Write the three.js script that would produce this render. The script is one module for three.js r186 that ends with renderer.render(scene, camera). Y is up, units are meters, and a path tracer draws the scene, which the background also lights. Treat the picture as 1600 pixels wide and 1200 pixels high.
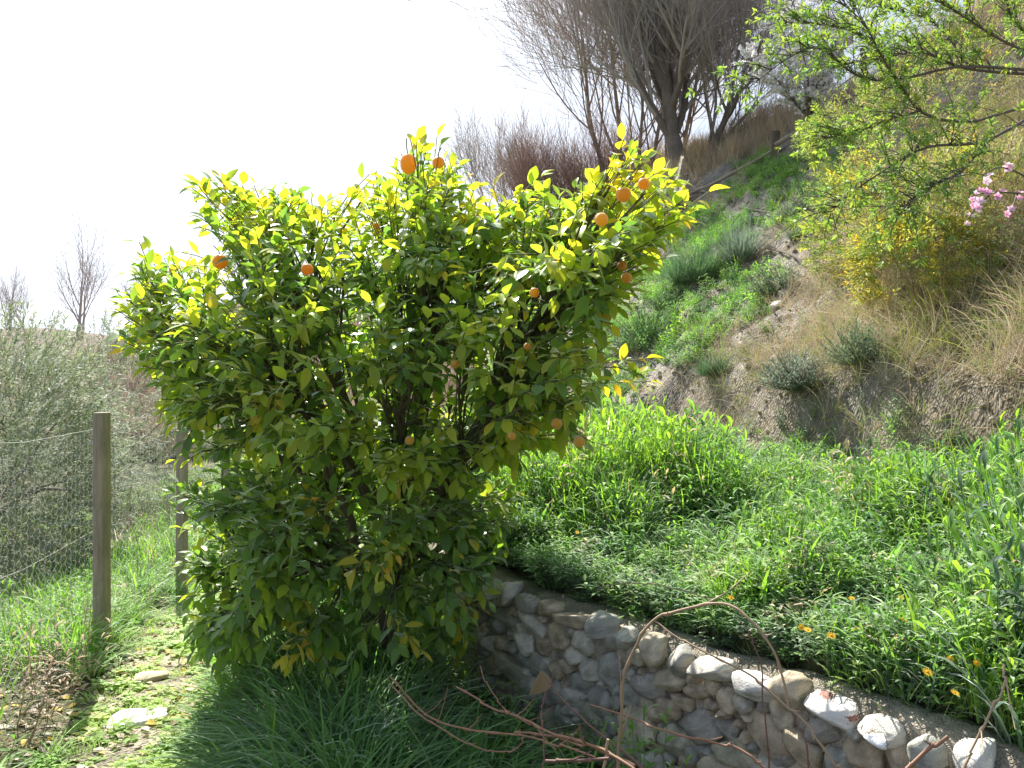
import * as THREE from 'three';
import { mergeGeometries, mergeVertices } from 'three/addons/utils/BufferGeometryUtils.js';

// ---------------------------------------------------------------- camera, sky, sun, exposure
const V3 = THREE.Vector3;
const scene = new THREE.Scene();
const EYE = 1.6;
const camera = new THREE.PerspectiveCamera(50, 4 / 3, 0.05, 2500);
camera.position.set(0, EYE, 0);
camera.lookAt(0, EYE, -10);

const SUN_ELEV = 45 * Math.PI / 180;
const sunDir = new V3(-0.375 * Math.cos(SUN_ELEV), Math.sin(SUN_ELEV), -0.927 * Math.cos(SUN_ELEV)).normalize();

const renderer = new THREE.WebGLRenderer({ antialias: true });
renderer.setSize(1024, 768);
renderer.toneMapping = THREE.LinearToneMapping;
renderer.toneMappingExposure = 2.4;
renderer.shadowMap.enabled = true;

{ // bright, slightly hazy late-winter sky: pale blue, whitening towards the sun
  const W = 1024, Hh = 512, data = new Float32Array(W * Hh * 4), d = new V3();
  for (let j = 0; j < Hh; j++) for (let i = 0; i < W; i++) {
    const el = ((j + 0.5) / Hh - 0.5) * Math.PI, az = ((i + 0.5) / W - 0.5) * 2 * Math.PI;
    d.set(Math.cos(el) * Math.cos(az), Math.sin(el), Math.cos(el) * Math.sin(az));
    const g = Math.acos(Math.min(1, Math.max(-1, d.dot(sunDir))));
    const h = Math.max(0, d.y), k = Math.pow(1 - h, 3), hz = 0.22 * Math.pow(1 - h, 6);
    const glow = 1.25 * Math.exp(-g / 0.4) + 2.2 * Math.exp(-g / 0.14);
    const p = (j * W + i) * 4;
    data[p] = 0.09 + 0.12 * k + hz + glow * 0.98;
    data[p + 1] = 0.14 + 0.1 * k + hz + glow * 0.97;
    data[p + 2] = 0.24 + 0.06 * k + hz + glow * 0.94;
    data[p + 3] = 1;
  }
  const sky = new THREE.DataTexture(data, W, Hh, THREE.RGBAFormat, THREE.FloatType);
  sky.mapping = THREE.EquirectangularReflectionMapping;
  sky.magFilter = THREE.LinearFilter; sky.minFilter = THREE.LinearFilter;
  sky.needsUpdate = true;
  scene.background = sky; scene.environment = sky;
}
const sun = new THREE.DirectionalLight(new THREE.Color(1, 0.955, 0.88), 5);
sun.position.copy(sunDir).multiplyScalar(60).add(new V3(0, 2, -8));
sun.target.position.set(0, 2, -8);
sun.castShadow = true;
sun.shadow.mapSize.set(4096, 4096);
Object.assign(sun.shadow.camera, { left: -30, right: 30, top: 30, bottom: -30, near: 1, far: 160 });
scene.add(sun, sun.target);

// ---------------------------------------------------------------- helpers: random, noise, projection
function rng(seed) { let a = seed >>> 0; return () => { a = (a + 0x6D2B79F5) | 0; let t = Math.imul(a ^ (a >>> 15), 1 | a); t = (t + Math.imul(t ^ (t >>> 7), 61 | t)) ^ t; return ((t ^ (t >>> 14)) >>> 0) / 4294967296; }; }
const R0 = rng(11);
const hash3 = (x, y, z) => { let h = Math.imul(x | 0, 374761393) ^ Math.imul(y | 0, 668265263) ^ Math.imul(z | 0, 2147483647 ^ 0x5bd1e995); h = Math.imul(h ^ (h >>> 13), 1274126177); h ^= h >>> 16; return (h >>> 0) / 4294967296; };
const sst = (a, b, x) => { const t = Math.min(1, Math.max(0, (x - a) / (b - a))); return t * t * (3 - 2 * t); };
const lerp = (a, b, t) => a + (b - a) * t, clamp = (x, a, b) => Math.min(b, Math.max(a, x));
function noise3(x, y, z) {
  const X = Math.floor(x), Y = Math.floor(y), Z = Math.floor(z); x -= X; y -= Y; z -= Z;
  const a = x * x * (3 - 2 * x), b = y * y * (3 - 2 * y), c = z * z * (3 - 2 * z);
  const f = (i, j, k) => hash3(X + i, Y + j, Z + k);
  return lerp(lerp(lerp(f(0, 0, 0), f(1, 0, 0), a), lerp(f(0, 1, 0), f(1, 1, 0), a), b), lerp(lerp(f(0, 0, 1), f(1, 0, 1), a), lerp(f(0, 1, 1), f(1, 1, 1), a), b), c) * 2 - 1;
}
const noise2 = (x, z) => noise3(x, 17.3, z);
const fbm2 = (x, z, o = 4) => { let s = 0, a = 0.5, f = 1; for (let i = 0; i < o; i++) { s += a * noise2(x * f + i * 31.7, z * f - i * 12.1); a *= 0.5; f *= 2.1; } return s; };
const FP = 600 / Math.tan(25 * Math.PI / 180);
const at = (u, v, d) => new V3((u - 800) / FP * d, EYE + (600 - v) / FP * d, -d);
const proj = (p) => ({ u: 800 + p.x / -p.z * FP, v: 600 - (p.y - EYE) / -p.z * FP, d: -p.z });
const inFrame = (p, m = 120) => { if (p.z > -0.6) return false; const q = proj(p); return q.u > -m && q.u < 1600 + m && q.v > -m && q.v < 1200 + m; };

// ---------------------------------------------------------------- helpers: naming and meshes
const taken = new Map();
const numbered = (n) => { const k = taken.get(n) ?? 0; taken.set(n, k + 1); return k ? `${n}_${String(k).padStart(3, '0')}` : n; };
function shade(o) { o.traverse((c) => { if (c.isMesh) { c.castShadow = true; c.receiveShadow = true; } }); return o; }
function tag(o, label, category, group, kind) { o.userData.label = label; o.userData.category = category; if (group) o.userData.group = group; if (kind) o.userData.kind = kind; return o; }
function thing(name, label, category, pos, group, kind) { const o = new THREE.Group(); o.name = numbered(name); if (pos) o.position.copy(pos); tag(o, label, category, group, kind); scene.add(o); return o; }
function part(name, geo, mat, parent, kind) { const m = new THREE.Mesh(geo, mat); m.name = name; if (kind) m.userData.kind = kind; m.castShadow = m.receiveShadow = true; parent.add(m); return m; }
class MB { // collects triangles for one mesh
  constructor(colored) { this.p = []; this.n = []; this.t = []; this.i = []; this.c = colored ? [] : null; this.col = [1, 1, 1]; }
  v(x, y, z, nx, ny, nz, u = 0, w = 0) { this.p.push(x, y, z); this.n.push(nx, ny, nz); this.t.push(u, w); if (this.c) this.c.push(...this.col); return this.p.length / 3 - 1; }
  tube(pts, rad, sides = 5, cap = true) {
    const n = pts.length; let side = new V3(), up = new V3(), dir = new V3(), prev = null, len = 0;
    const first = this.p.length / 3;
    for (let k = 0; k < n; k++) {
      dir.copy(pts[Math.min(n - 1, k + 1)]).sub(pts[Math.max(0, k - 1)]).normalize();
      if (!prev) { side.set(Math.abs(dir.y) > 0.9 ? 1 : 0, Math.abs(dir.y) > 0.9 ? 0 : 1, 0).cross(dir).normalize(); } else side.addScaledVector(dir, -side.dot(dir)).normalize();
      prev = true; up.copy(dir).cross(side);
      if (k) len += pts[k].distanceTo(pts[k - 1]);
      const r = typeof rad === 'function' ? rad(k / (n - 1)) : rad[k] ?? rad[rad.length - 1];
      for (let s = 0; s <= sides; s++) {
        const a = s / sides * Math.PI * 2, c = Math.cos(a), q = Math.sin(a), nx = side.x * c + up.x * q, ny = side.y * c + up.y * q, nz = side.z * c + up.z * q;
        this.v(pts[k].x + nx * r, pts[k].y + ny * r, pts[k].z + nz * r, nx, ny, nz, s / sides * Math.max(0.02, r) * 6.28, len);
      }
    }
    const w = sides + 1;
    for (let k = 0; k < n - 1; k++) for (let s = 0; s < sides; s++) { const a = first + k * w + s, b = a + w; this.i.push(a, a + 1, b, a + 1, b + 1, b); }
    if (cap && sides > 3) for (const [k, sg] of [[0, -1], [n - 1, 1]]) {
      dir.copy(pts[Math.min(n - 1, k + 1)]).sub(pts[Math.max(0, k - 1)]).normalize().multiplyScalar(sg);
      const c = this.v(pts[k].x, pts[k].y, pts[k].z, dir.x, dir.y, dir.z);
      const ring = []; for (let s = 0; s < sides; s++) { const q = (first + k * w + s) * 3; ring.push(this.v(this.p[q], this.p[q + 1], this.p[q + 2], dir.x, dir.y, dir.z)); }
      for (let s = 0; s < sides; s++) { const a = ring[s], b = ring[(s + 1) % sides]; sg > 0 ? this.i.push(c, a, b) : this.i.push(c, b, a); }
    }
    return this;
  }
  blade(x, y, z, az, L, w, lean, curve, n = 4, twist = 0) { // a grass blade: tapering strip that bends over
    let px = x, py = y, pz = z, ca = Math.cos(az), sa = Math.sin(az), last = [];
    for (let k = 0; k <= n; k++) {
      const f = k / n, th = lean + curve * f, ww = w * (k === n ? 0 : 0.55 + 0.9 * f * (1 - f) * 1.8 - 0.35 * f) * 0.5, tw = twist * f;
      const wx = -sa * Math.cos(tw) * ww, wz = ca * Math.cos(tw) * ww, wy = Math.sin(tw) * ww;
      const nx = -Math.cos(th) * ca, ny = Math.sin(th), nz = -Math.cos(th) * sa;
      const cur = k === n ? [this.v(px, py, pz, nx, ny, nz)] : [this.v(px - wx, py - wy, pz - wz, nx, ny, nz), this.v(px + wx, py + wy, pz + wz, nx, ny, nz)];
      if (k) cur.length === 2 ? this.i.push(last[0], last[1], cur[0], cur[0], last[1], cur[1]) : this.i.push(last[0], last[1], cur[0]);
      last = cur; const st = L / n; px += Math.sin(th) * ca * st; pz += Math.sin(th) * sa * st; py += Math.cos(th) * st;
    }
    return this;
  }
  leaf(o, dir, nor, L, W, fold = 0.35, curl = 0.25, n = 4, shape = 0.9) { // leaf folded along its midrib
    const d = dir, z = new V3().copy(nor).addScaledVector(dir, -nor.dot(dir)).normalize(), x = new V3().crossVectors(d, z), q = new V3(), first = this.p.length / 3;
    for (let k = 0; k <= n; k++) {
      const f = k / n, w = W * 0.5 * Math.pow(Math.sin(Math.PI * clamp(Math.pow(f, shape), 0.02, 0.985)), 0.85), drop = -curl * L * f * f, along = L * (f - 0.12 * curl * f * f);
      for (const s of [-1, 0, 1]) {
        q.copy(o).addScaledVector(d, along).addScaledVector(z, drop + Math.abs(s) * w * fold).addScaledVector(x, s * w);
        const nn = new V3().copy(z).addScaledVector(x, -s * fold * 0.8).addScaledVector(d, 2 * curl * f).normalize();
        this.v(q.x, q.y, q.z, nn.x, nn.y, nn.z, 0.5 + s * 0.5, f);
      }
    }
    for (let k = 0; k < n; k++) for (let s = 0; s < 2; s++) { const a = first + k * 3 + s; this.i.push(a, a + 1, a + 3, a + 3, a + 1, a + 4); }
    return this;
  }
  geo() {
    const g = new THREE.BufferGeometry();
    g.setAttribute('position', new THREE.Float32BufferAttribute(this.p, 3)); g.setAttribute('normal', new THREE.Float32BufferAttribute(this.n, 3)); g.setAttribute('uv', new THREE.Float32BufferAttribute(this.t, 2));
    if (this.c) g.setAttribute('color', new THREE.Float32BufferAttribute(this.c, 3));
    g.setIndex(this.i); return g;
  }
}
function pathOf(a, b, dir, bend, n, wob, r) { // curved branch from a to b leaving a along dir
  const L = a.distanceTo(b), c = a.clone().addScaledVector(dir, L * bend), out = [];
  for (let k = 0; k <= n; k++) { const f = k / n, g = 1 - f, p = new V3().addScaledVector(a, g * g).addScaledVector(c, 2 * f * g).addScaledVector(b, f * f); if (k && k < n) p.add(new V3(r() - 0.5, r() - 0.5, r() - 0.5).multiplyScalar(wob * L)); out.push(p); }
  return out;
}
const smooth = (pts, n) => new THREE.CatmullRomCurve3(pts, false, 'centripetal').getPoints(n);
const M4 = (pos, x, y, z, s) => new THREE.Matrix4().set(x.x * s, y.x * s, z.x * s, pos.x, x.y * s, y.y * s, z.y * s, pos.y, x.z * s, y.z * s, z.z * s, pos.z, 0, 0, 0, 1);
const spin = (pos, az, s, sy = s, tilt = 0, taz = 0) => { const m = new THREE.Matrix4().makeRotationY(az); if (tilt) m.premultiply(new THREE.Matrix4().makeRotationAxis(new V3(Math.cos(taz), 0, Math.sin(taz)), tilt)); m.scale(new V3(s, sy, s)); m.setPosition(pos); return m; };
function instanced(name, parent, geo, mat, list) { // list: [Matrix4, [r, g, b]]
  if (!list.length) return null;
  const m = new THREE.InstancedMesh(geo, mat, list.length), c = new THREE.Color();
  list.forEach(([x, k], i) => { m.setMatrixAt(i, x); m.setColorAt(i, c.setRGB(k[0], k[1], k[2])); });
  m.name = name; m.userData.kind = 'stuff'; m.castShadow = m.receiveShadow = true; parent.add(m); return m;
}
function scatter(name, label, category, geos, mat, list, partName) { // list: [Matrix4, colour, which geometry]
  const g = thing(name, label, category, null, null, 'stuff');
  geos.forEach((geo, k) => instanced(partName, g, geo, mat, list.filter((e) => e[2] === k)));
  return g;
}
const mixc = (a, b, t) => [lerp(a[0], b[0], t), lerp(a[1], b[1], t), lerp(a[2], b[2], t)];
const jit = (c, r, a = 0.25) => { const k = 1 + (r() - 0.5) * 2 * a, h = (r() - 0.5) * a * 0.6; return [c[0] * k * (1 + h), c[1] * k, c[2] * k * (1 - h)]; };
const pick = (a, r) => a[Math.min(a.length - 1, Math.floor(r() * a.length))];

// ---------------------------------------------------------------- textures (grain only)
function tex(size, f, srgb = false, rx = 1, ry = 1) {
  const data = new Uint8Array(size * size * 4);
  for (let j = 0; j < size; j++) for (let i = 0; i < size; i++) { const c = f(i / size, j / size), p = (j * size + i) * 4; for (let k = 0; k < 3; k++) data[p + k] = clamp((Array.isArray(c) ? c[k] : c) * 255, 0, 255); data[p + 3] = 255; }
  const t = new THREE.DataTexture(data, size, size); t.wrapS = t.wrapT = THREE.RepeatWrapping; t.magFilter = THREE.LinearFilter; t.minFilter = THREE.LinearMipmapLinearFilter; t.generateMipmaps = true; if (srgb) t.colorSpace = THREE.SRGBColorSpace; t.repeat.set(rx, ry); t.needsUpdate = true; return t;
}
const tnoise = (u, v, f, seed) => { // tiling noise
  const X = u * f, Y = v * f, i = Math.floor(X), j = Math.floor(Y), a = X - i, b = Y - j, s = a * a * (3 - 2 * a), t = b * b * (3 - 2 * b), h = (p, q) => hash3(((p % f) + f) % f, ((q % f) + f) % f, seed);
  return lerp(lerp(h(i, j), h(i + 1, j), s), lerp(h(i, j + 1), h(i + 1, j + 1), s), t);
};
const tfbm = (u, v, f, seed, o = 5) => { let s = 0, a = 0.5, n = 0; for (let k = 0; k < o; k++) { s += a * tnoise(u, v, f << k, seed + k); n += a; a *= 0.55; } return s / n; };
const soilMap = tex(512, (u, v) => { const a = tfbm(u, v, 6, 1, 6), b = tnoise(u, v, 200, 9), c = tnoise(u, v, 90, 5); const g = 0.62 + (a - 0.5) * 0.7 + (b - 0.5) * 0.3 + (c > 0.86 ? 0.16 : c < 0.12 ? -0.2 : 0); return [g, g * 0.985, g * 0.96]; }, false);
const soilBump = tex(512, (u, v) => tfbm(u, v, 10, 3, 6) * 0.7 + tnoise(u, v, 120, 5) * 0.3);
const stoneMaps = [0, 1, 2].map((k) => tex(256, (u, v) => {
  const a = tfbm(u, v, 4, 20 + k, 5), b = tnoise(u, v, 100, 40 + k), w = Math.abs(Math.sin((v * 5 + a * 2.4 + u * (k - 1) * 3) * Math.PI)), vein = k === 1 && w > 0.985 ? 0.25 : 0, lich = tfbm(u, v, 9, 60 + k, 3) > 0.63 ? 0.12 : 0;
  const g = 0.72 + (a - 0.5) * 0.9 + (b - 0.5) * 0.22 + vein; return [g + lich, g * 0.985 + lich * 1.02, g * 0.95 + lich * 0.7];
}));
const stoneBump = tex(256, (u, v) => tfbm(u, v, 8, 33, 5) * 0.8 + tnoise(u, v, 110, 8) * 0.2);
const paintMap = tex(256, (u, v) => { // boulder with a chalky white crust and a brown rim
  const n = tfbm(u, v, 6, 71, 5), d = Math.hypot((u - 0.5) * 1.5, (v - 0.5) * 1.1) + (n - 0.5) * 0.35;
  return d < 0.3 ? [0.93, 0.91, 0.88] : d < 0.335 ? [0.3, 0.24, 0.17] : [0.5 + n * 0.1, 0.46 + n * 0.1, 0.4 + n * 0.1];
});
const redMap = tex(256, (u, v) => { const n = tfbm(u, v, 5, 81, 5), m = tfbm(u, v, 3, 91, 6) + 0.12 * (tnoise(u, v, 60, 92) - 0.5); return m > 0.54 ? [0.3 + n * 0.1, 0.17, 0.14] : [0.72 + n * 0.2, 0.69 + n * 0.2, 0.66 + n * 0.18]; });
const barkMap = tex(256, (u, v) => { const a = tfbm(u, v, 4, 101, 5), s = tnoise(u, v * 0.12, 64, 103) * 0.5 + tnoise(u, v * 0.3, 128, 104) * 0.3; const g = 0.45 + (a - 0.5) * 0.4 + s * 0.4; return [g, g * 0.97, g * 0.93]; });
const barkBump = tex(256, (u, v) => tnoise(u, v * 0.15, 64, 107) * 0.6 + tfbm(u, v, 8, 108, 4) * 0.4);
const peelBump = tex(128, (u, v) => tnoise(u, v, 64, 111));

// ---------------------------------------------------------------- materials
const std = (r, g, b, rough = 0.9, extra = {}) => new THREE.MeshStandardMaterial({ color: new THREE.Color().setRGB(r, g, b), roughness: rough, side: THREE.DoubleSide, ...extra });
const leafMat = (r, g, b, trans = 0.5, coat = 0.5, coatR = 0.35, extra = {}) => new THREE.MeshPhysicalMaterial({ color: new THREE.Color().setRGB(r, g, b), roughness: 1, transmission: trans, thickness: 0, ior: 1.4, clearcoat: coat, clearcoatRoughness: coatR, side: THREE.DoubleSide, ...extra });
const groundMat = std(1, 1, 1, 0.96, { vertexColors: true, map: soilMap, bumpMap: soilBump, bumpScale: 0.05 });
const grassMat = leafMat(1, 1, 1, 0.6, 0.15, 0.45);
const citrusMat = leafMat(1, 1, 1, 0.65, 0.9, 0.28);
const oliveMat = leafMat(1, 1, 1, 0.4, 0.3, 0.5);
const strawMat = leafMat(1, 1, 1, 0.3, 0.1, 0.6);
const barkGrey = std(0.42, 0.37, 0.31, 0.95, { map: barkMap, bumpMap: barkBump, bumpScale: 0.006 });
const barkDark = std(0.2, 0.165, 0.13, 0.95, { map: barkMap, bumpMap: barkBump, bumpScale: 0.006 });
const barkTan = std(0.36, 0.27, 0.22, 0.95);
const twigBrown = std(0.48, 0.4, 0.36, 0.95);
const twigGrey = std(0.44, 0.4, 0.375, 0.95);
const woodPost = std(0.5, 0.43, 0.36, 0.95, { map: barkMap, bumpMap: barkBump, bumpScale: 0.012 });
const wireMat = new THREE.MeshStandardMaterial({ color: new THREE.Color().setRGB(0.5, 0.49, 0.47), metalness: 0.2, roughness: 0.7 });
const caneMat = std(0.27, 0.145, 0.085, 0.7);
const caneRed = std(0.17, 0.085, 0.065, 0.7);
const canePale = std(0.37, 0.26, 0.165, 0.75);
const mortarMat = std(0.6, 0.53, 0.42, 0.98, { map: soilMap, bumpMap: soilBump, bumpScale: 0.02 });

// ---------------------------------------------------------------- terrain
const WALL = [[3.6, 1.07], [2.75, -0.13], [1.33, -2.14], [-0.13, -4.2], [-0.75, -5.6], [-1.2, -8], [-1.6, -12], [-2, -20], [-2, -80], [-2, -900]];
function wd(x, z) { // signed distance from the line of the retaining wall, positive uphill
  let best = 1e9, sg = 1;
  for (let k = 0; k < WALL.length - 1; k++) {
    const [ax, az] = WALL[k], [bx, bz] = WALL[k + 1], dx = bx - ax, dz = bz - az, l2 = dx * dx + dz * dz;
    let f = ((x - ax) * dx + (z - az) * dz) / l2; if (k > 0 || f > 0) f = Math.max(0, f); f = Math.min(1, f);
    const ex = x - ax - dx * f, ez = z - az - dz * f, d = Math.hypot(ex, ez);
    if (d < best) { best = d; sg = (x - ax) * -dz + (z - az) * dx > 0 ? 1 : -1; }
  }
  return best * sg;
}
const st = (x, z) => [(x - 1.86) * 0.9 - (z + 8) * 0.43, -(x - 1.86) * 0.43 - (z + 8) * 0.9]; // across and along the foot of the slope
const PATH = [[-0.9, -1], [-1.25, -2.4], [-1.6, -3.43], [-1.85, -4.2], [-2.12, -5.2], [-2.45, -6.8], [-2.75, -9], [-3.3, -13]];
function pathDist(x, z) { let b = 1e9; for (let k = 0; k < PATH.length - 1; k++) { const [ax, az] = PATH[k], [bx, bz] = PATH[k + 1], dx = bx - ax, dz = bz - az, f = clamp(((x - ax) * dx + (z - az) * dz) / (dx * dx + dz * dz), 0, 1); b = Math.min(b, Math.hypot(x - ax - dx * f, z - az - dz * f)); } return b; }
function crest(t) { return t > 13 ? Math.max(2.5, 9 - 0.5 * (t - 13)) : t < 6 ? 9 + (6 - t) * 1.0 : 9; }
function hill(s, t) {
  if (s <= -0.3) return 0;
  const bank = (0.55 + 0.22 * noise2(t * 0.7, 4.4)) * sst(-0.05, 0.42, s + 0.25 * noise2(t * 1.3, 9.1)), c = crest(t), q = Math.max(0, s - 0.1);
  const up = q < c ? q * 0.72 : c * 0.72 + 1.6 * (1 - Math.exp(-(q - c) * 0.12));
  return bank + up;
}
function lower(x, z) {
  const d = -z; let g = -0.11 * clamp(d - 5, 0, 2.4);
  const fx = -1.647 + 0.17 * z; // line of the wire fence
  g -= 0.75 * sst(0.1, 3.4, fx - x) * sst(60, 25, d);
  g += 6.2 * Math.exp(-((x + 14) ** 2 + (z + 52) ** 2) / 150) + 9 * Math.exp(-((x + 62) ** 2 + (z + 105) ** 2) / 1100);
  return g + 0.03 * noise2(x * 2.2, z * 2.2) + 0.012 * noise2(x * 9, z * 9);
}
function H(x, z) {
  const w = wd(x, z), [s, t] = st(x, z), lo = lower(x, z);
  if (w < 0.01) return lo;
  const wide = 0.1 + 2.5 * sst(-8.5, -12, z), k = sst(0.09, 0.09 + wide, w);
  const rough = sst(-0.1, 0.5, s) * (0.3 * fbm2(x * 0.8, z * 0.8, 3) + 0.22 * fbm2(x * 2.6, z * 2.6, 3) + 0.1 * fbm2(x * 6.5 + 3, z * 6.5, 2)) + 0.05 * fbm2(x * 1.3 + 7, z * 1.3, 2);
  const fade = sst(70, 28, t);
  const up = 0.625 + 0.1 * clamp(w, 0, 3.5) + hill(s, t) * fade + rough;
  return lerp(lo, up, k);
}
function hit(u, v) { const p = new V3(); let last = 1.2; for (let d = 1.2; d < 120; d += 0.04 + d * 0.004) { p.copy(at(u, v, d)); if (p.y < H(p.x, p.z)) { let a = last, b = d; for (let k = 0; k < 8; k++) { const m = (a + b) / 2; p.copy(at(u, v, m)); p.y < H(p.x, p.z) ? b = m : a = m; } return at(u, v, b); } last = d; } return null; }
const onGround = (x, z, dy = 0) => new V3(x, H(x, z) + dy, z);
{
  const axis = (lo, a, b, hi, step) => { const out = []; let s = step, x = a; const left = []; while (x > lo) { s *= 1.16; x -= s; left.push(x); } out.push(...left.reverse()); for (x = a; x <= b; x += step) out.push(x); s = step; while (x < hi) { out.push(x); s *= 1.16; x += s; } out.push(hi + 50); return out; };
  const xs = axis(-700, -6, 9.6, 700, 0.085), zs = axis(-1200, -21, 0.4, 150, 0.085), nx = xs.length, nz = zs.length, P = [], C = [], U = [], I = [];
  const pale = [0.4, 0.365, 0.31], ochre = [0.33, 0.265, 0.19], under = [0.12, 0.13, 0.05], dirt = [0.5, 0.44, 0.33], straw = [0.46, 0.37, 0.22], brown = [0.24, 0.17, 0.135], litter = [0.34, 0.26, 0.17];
  for (let j = 0; j < nz; j++) for (let i = 0; i < nx; i++) {
    const x = xs[i], z = zs[j], w = wd(x, z), [s, t] = st(x, z), n = fbm2(x * 1.1, z * 1.1, 3), m = fbm2(x * 5, z * 5, 2);
    P.push(x, H(x, z), z); U.push(x * 0.9, z * 0.9);
    let c;
    if (w > 0 && z > -60) {
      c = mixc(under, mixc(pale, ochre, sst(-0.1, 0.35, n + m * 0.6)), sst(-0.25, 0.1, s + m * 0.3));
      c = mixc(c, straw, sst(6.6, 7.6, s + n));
    } else {
      const pd = pathDist(x, z);
      c = mixc(under, litter, sst(0.05, 0.3, n) * 0.7);
      c = mixc(c, dirt, sst(0.28, 0.14, pd + m * 0.18));
      c = mixc(c, brown, sst(-28, -36, z));
    }
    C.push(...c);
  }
  for (let j = 0; j < nz - 1; j++) for (let i = 0; i < nx - 1; i++) { const a = j * nx + i; I.push(a, a + nx, a + 1, a + 1, a + nx, a + nx + 1); }
  const g = new THREE.BufferGeometry();
  g.setAttribute('position', new THREE.Float32BufferAttribute(P, 3)); g.setAttribute('uv', new THREE.Float32BufferAttribute(U, 2)); g.setAttribute('color', new THREE.Float32BufferAttribute(C, 3)); g.setIndex(I); g.computeVertexNormals();
  const m = new THREE.Mesh(g, groundMat); m.name = 'ground'; m.receiveShadow = m.castShadow = true; tag(m, 'earth hillside, grassy terrace and trodden dirt path', 'ground', null, 'structure'); scene.add(m);
}

// ---------------------------------------------------------------- stones, shared shapes
function stoneGeo(seed, pw, rough, detail = 6) {
  let g = new THREE.IcosahedronGeometry(1, detail); const uv = g.attributes.uv.clone(); void uv;
  const r = rng(seed), ox = r() * 50, cut = [0, 1, 2, 3, 4, 5].map(() => [new V3(r() - 0.5, r() - 0.5, r() - 0.2).normalize(), 0.58 + r() * 0.3]);
  const p = g.attributes.position, q = new V3();
  for (let i = 0; i < p.count; i++) {
    q.fromBufferAttribute(p, i).normalize();
    const k = Math.pow(Math.pow(Math.abs(q.x), pw) + Math.pow(Math.abs(q.y), pw) + Math.pow(Math.abs(q.z), pw), -1 / pw), n = 1 + rough * (noise3(q.x * 1.6 + ox, q.y * 1.6, q.z * 1.6) + 0.45 * noise3(q.x * 4 + ox, q.y * 4, q.z * 4) + 0.2 * noise3(q.x * 9 + ox, q.y * 9, q.z * 9));
    q.multiplyScalar(k * n);
    for (const [c, d] of cut) { const e = q.dot(c) - d; if (e > 0) q.addScaledVector(c, -e * 0.75); }
    p.setXYZ(i, q.x, q.y, q.z);
  }
  g.deleteAttribute('normal'); const keep = g.attributes.uv; g.deleteAttribute('uv'); void keep;
  g = mergeVertices(g, 1e-4); g.computeVertexNormals();
  const P = g.attributes.position, U = []; for (let i = 0; i < P.count; i++) U.push(P.getX(i) * 0.38 + 0.5 + P.getZ(i) * 0.13, P.getY(i) * 0.38 + 0.5 + P.getZ(i) * 0.1);
  g.setAttribute('uv', new THREE.Float32BufferAttribute(U, 2)); return g;
}
const stoneGeos = Array.from({ length: 14 }, (_, k) => stoneGeo(100 + k, k % 3 === 0 ? 4 : k % 3 === 1 ? 3 : 2.4, k % 4 === 3 ? 0.17 : 0.12));
const rockGeos = Array.from({ length: 4 }, (_, k) => stoneGeo(200 + k, 2.2, 0.25, 3));
const stoneTones = [[0.64, 0.59, 0.5], [0.54, 0.51, 0.44], [0.47, 0.46, 0.41], [0.64, 0.53, 0.38], [0.66, 0.56, 0.42], [0.54, 0.5, 0.38], [0.74, 0.69, 0.6], [0.42, 0.385, 0.34], [0.58, 0.47, 0.35]];
const stoneMats = stoneTones.flatMap((c, k) => [0, 1].map((j) => std(c[0], c[1], c[2], 0.85, { map: stoneMaps[(k + j) % 3], bumpMap: stoneBump, bumpScale: 0.006 })));
const whiteStone = std(0.86, 0.84, 0.8, 0.85, { map: stoneMaps[0], bumpMap: stoneBump, bumpScale: 0.005 });

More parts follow.
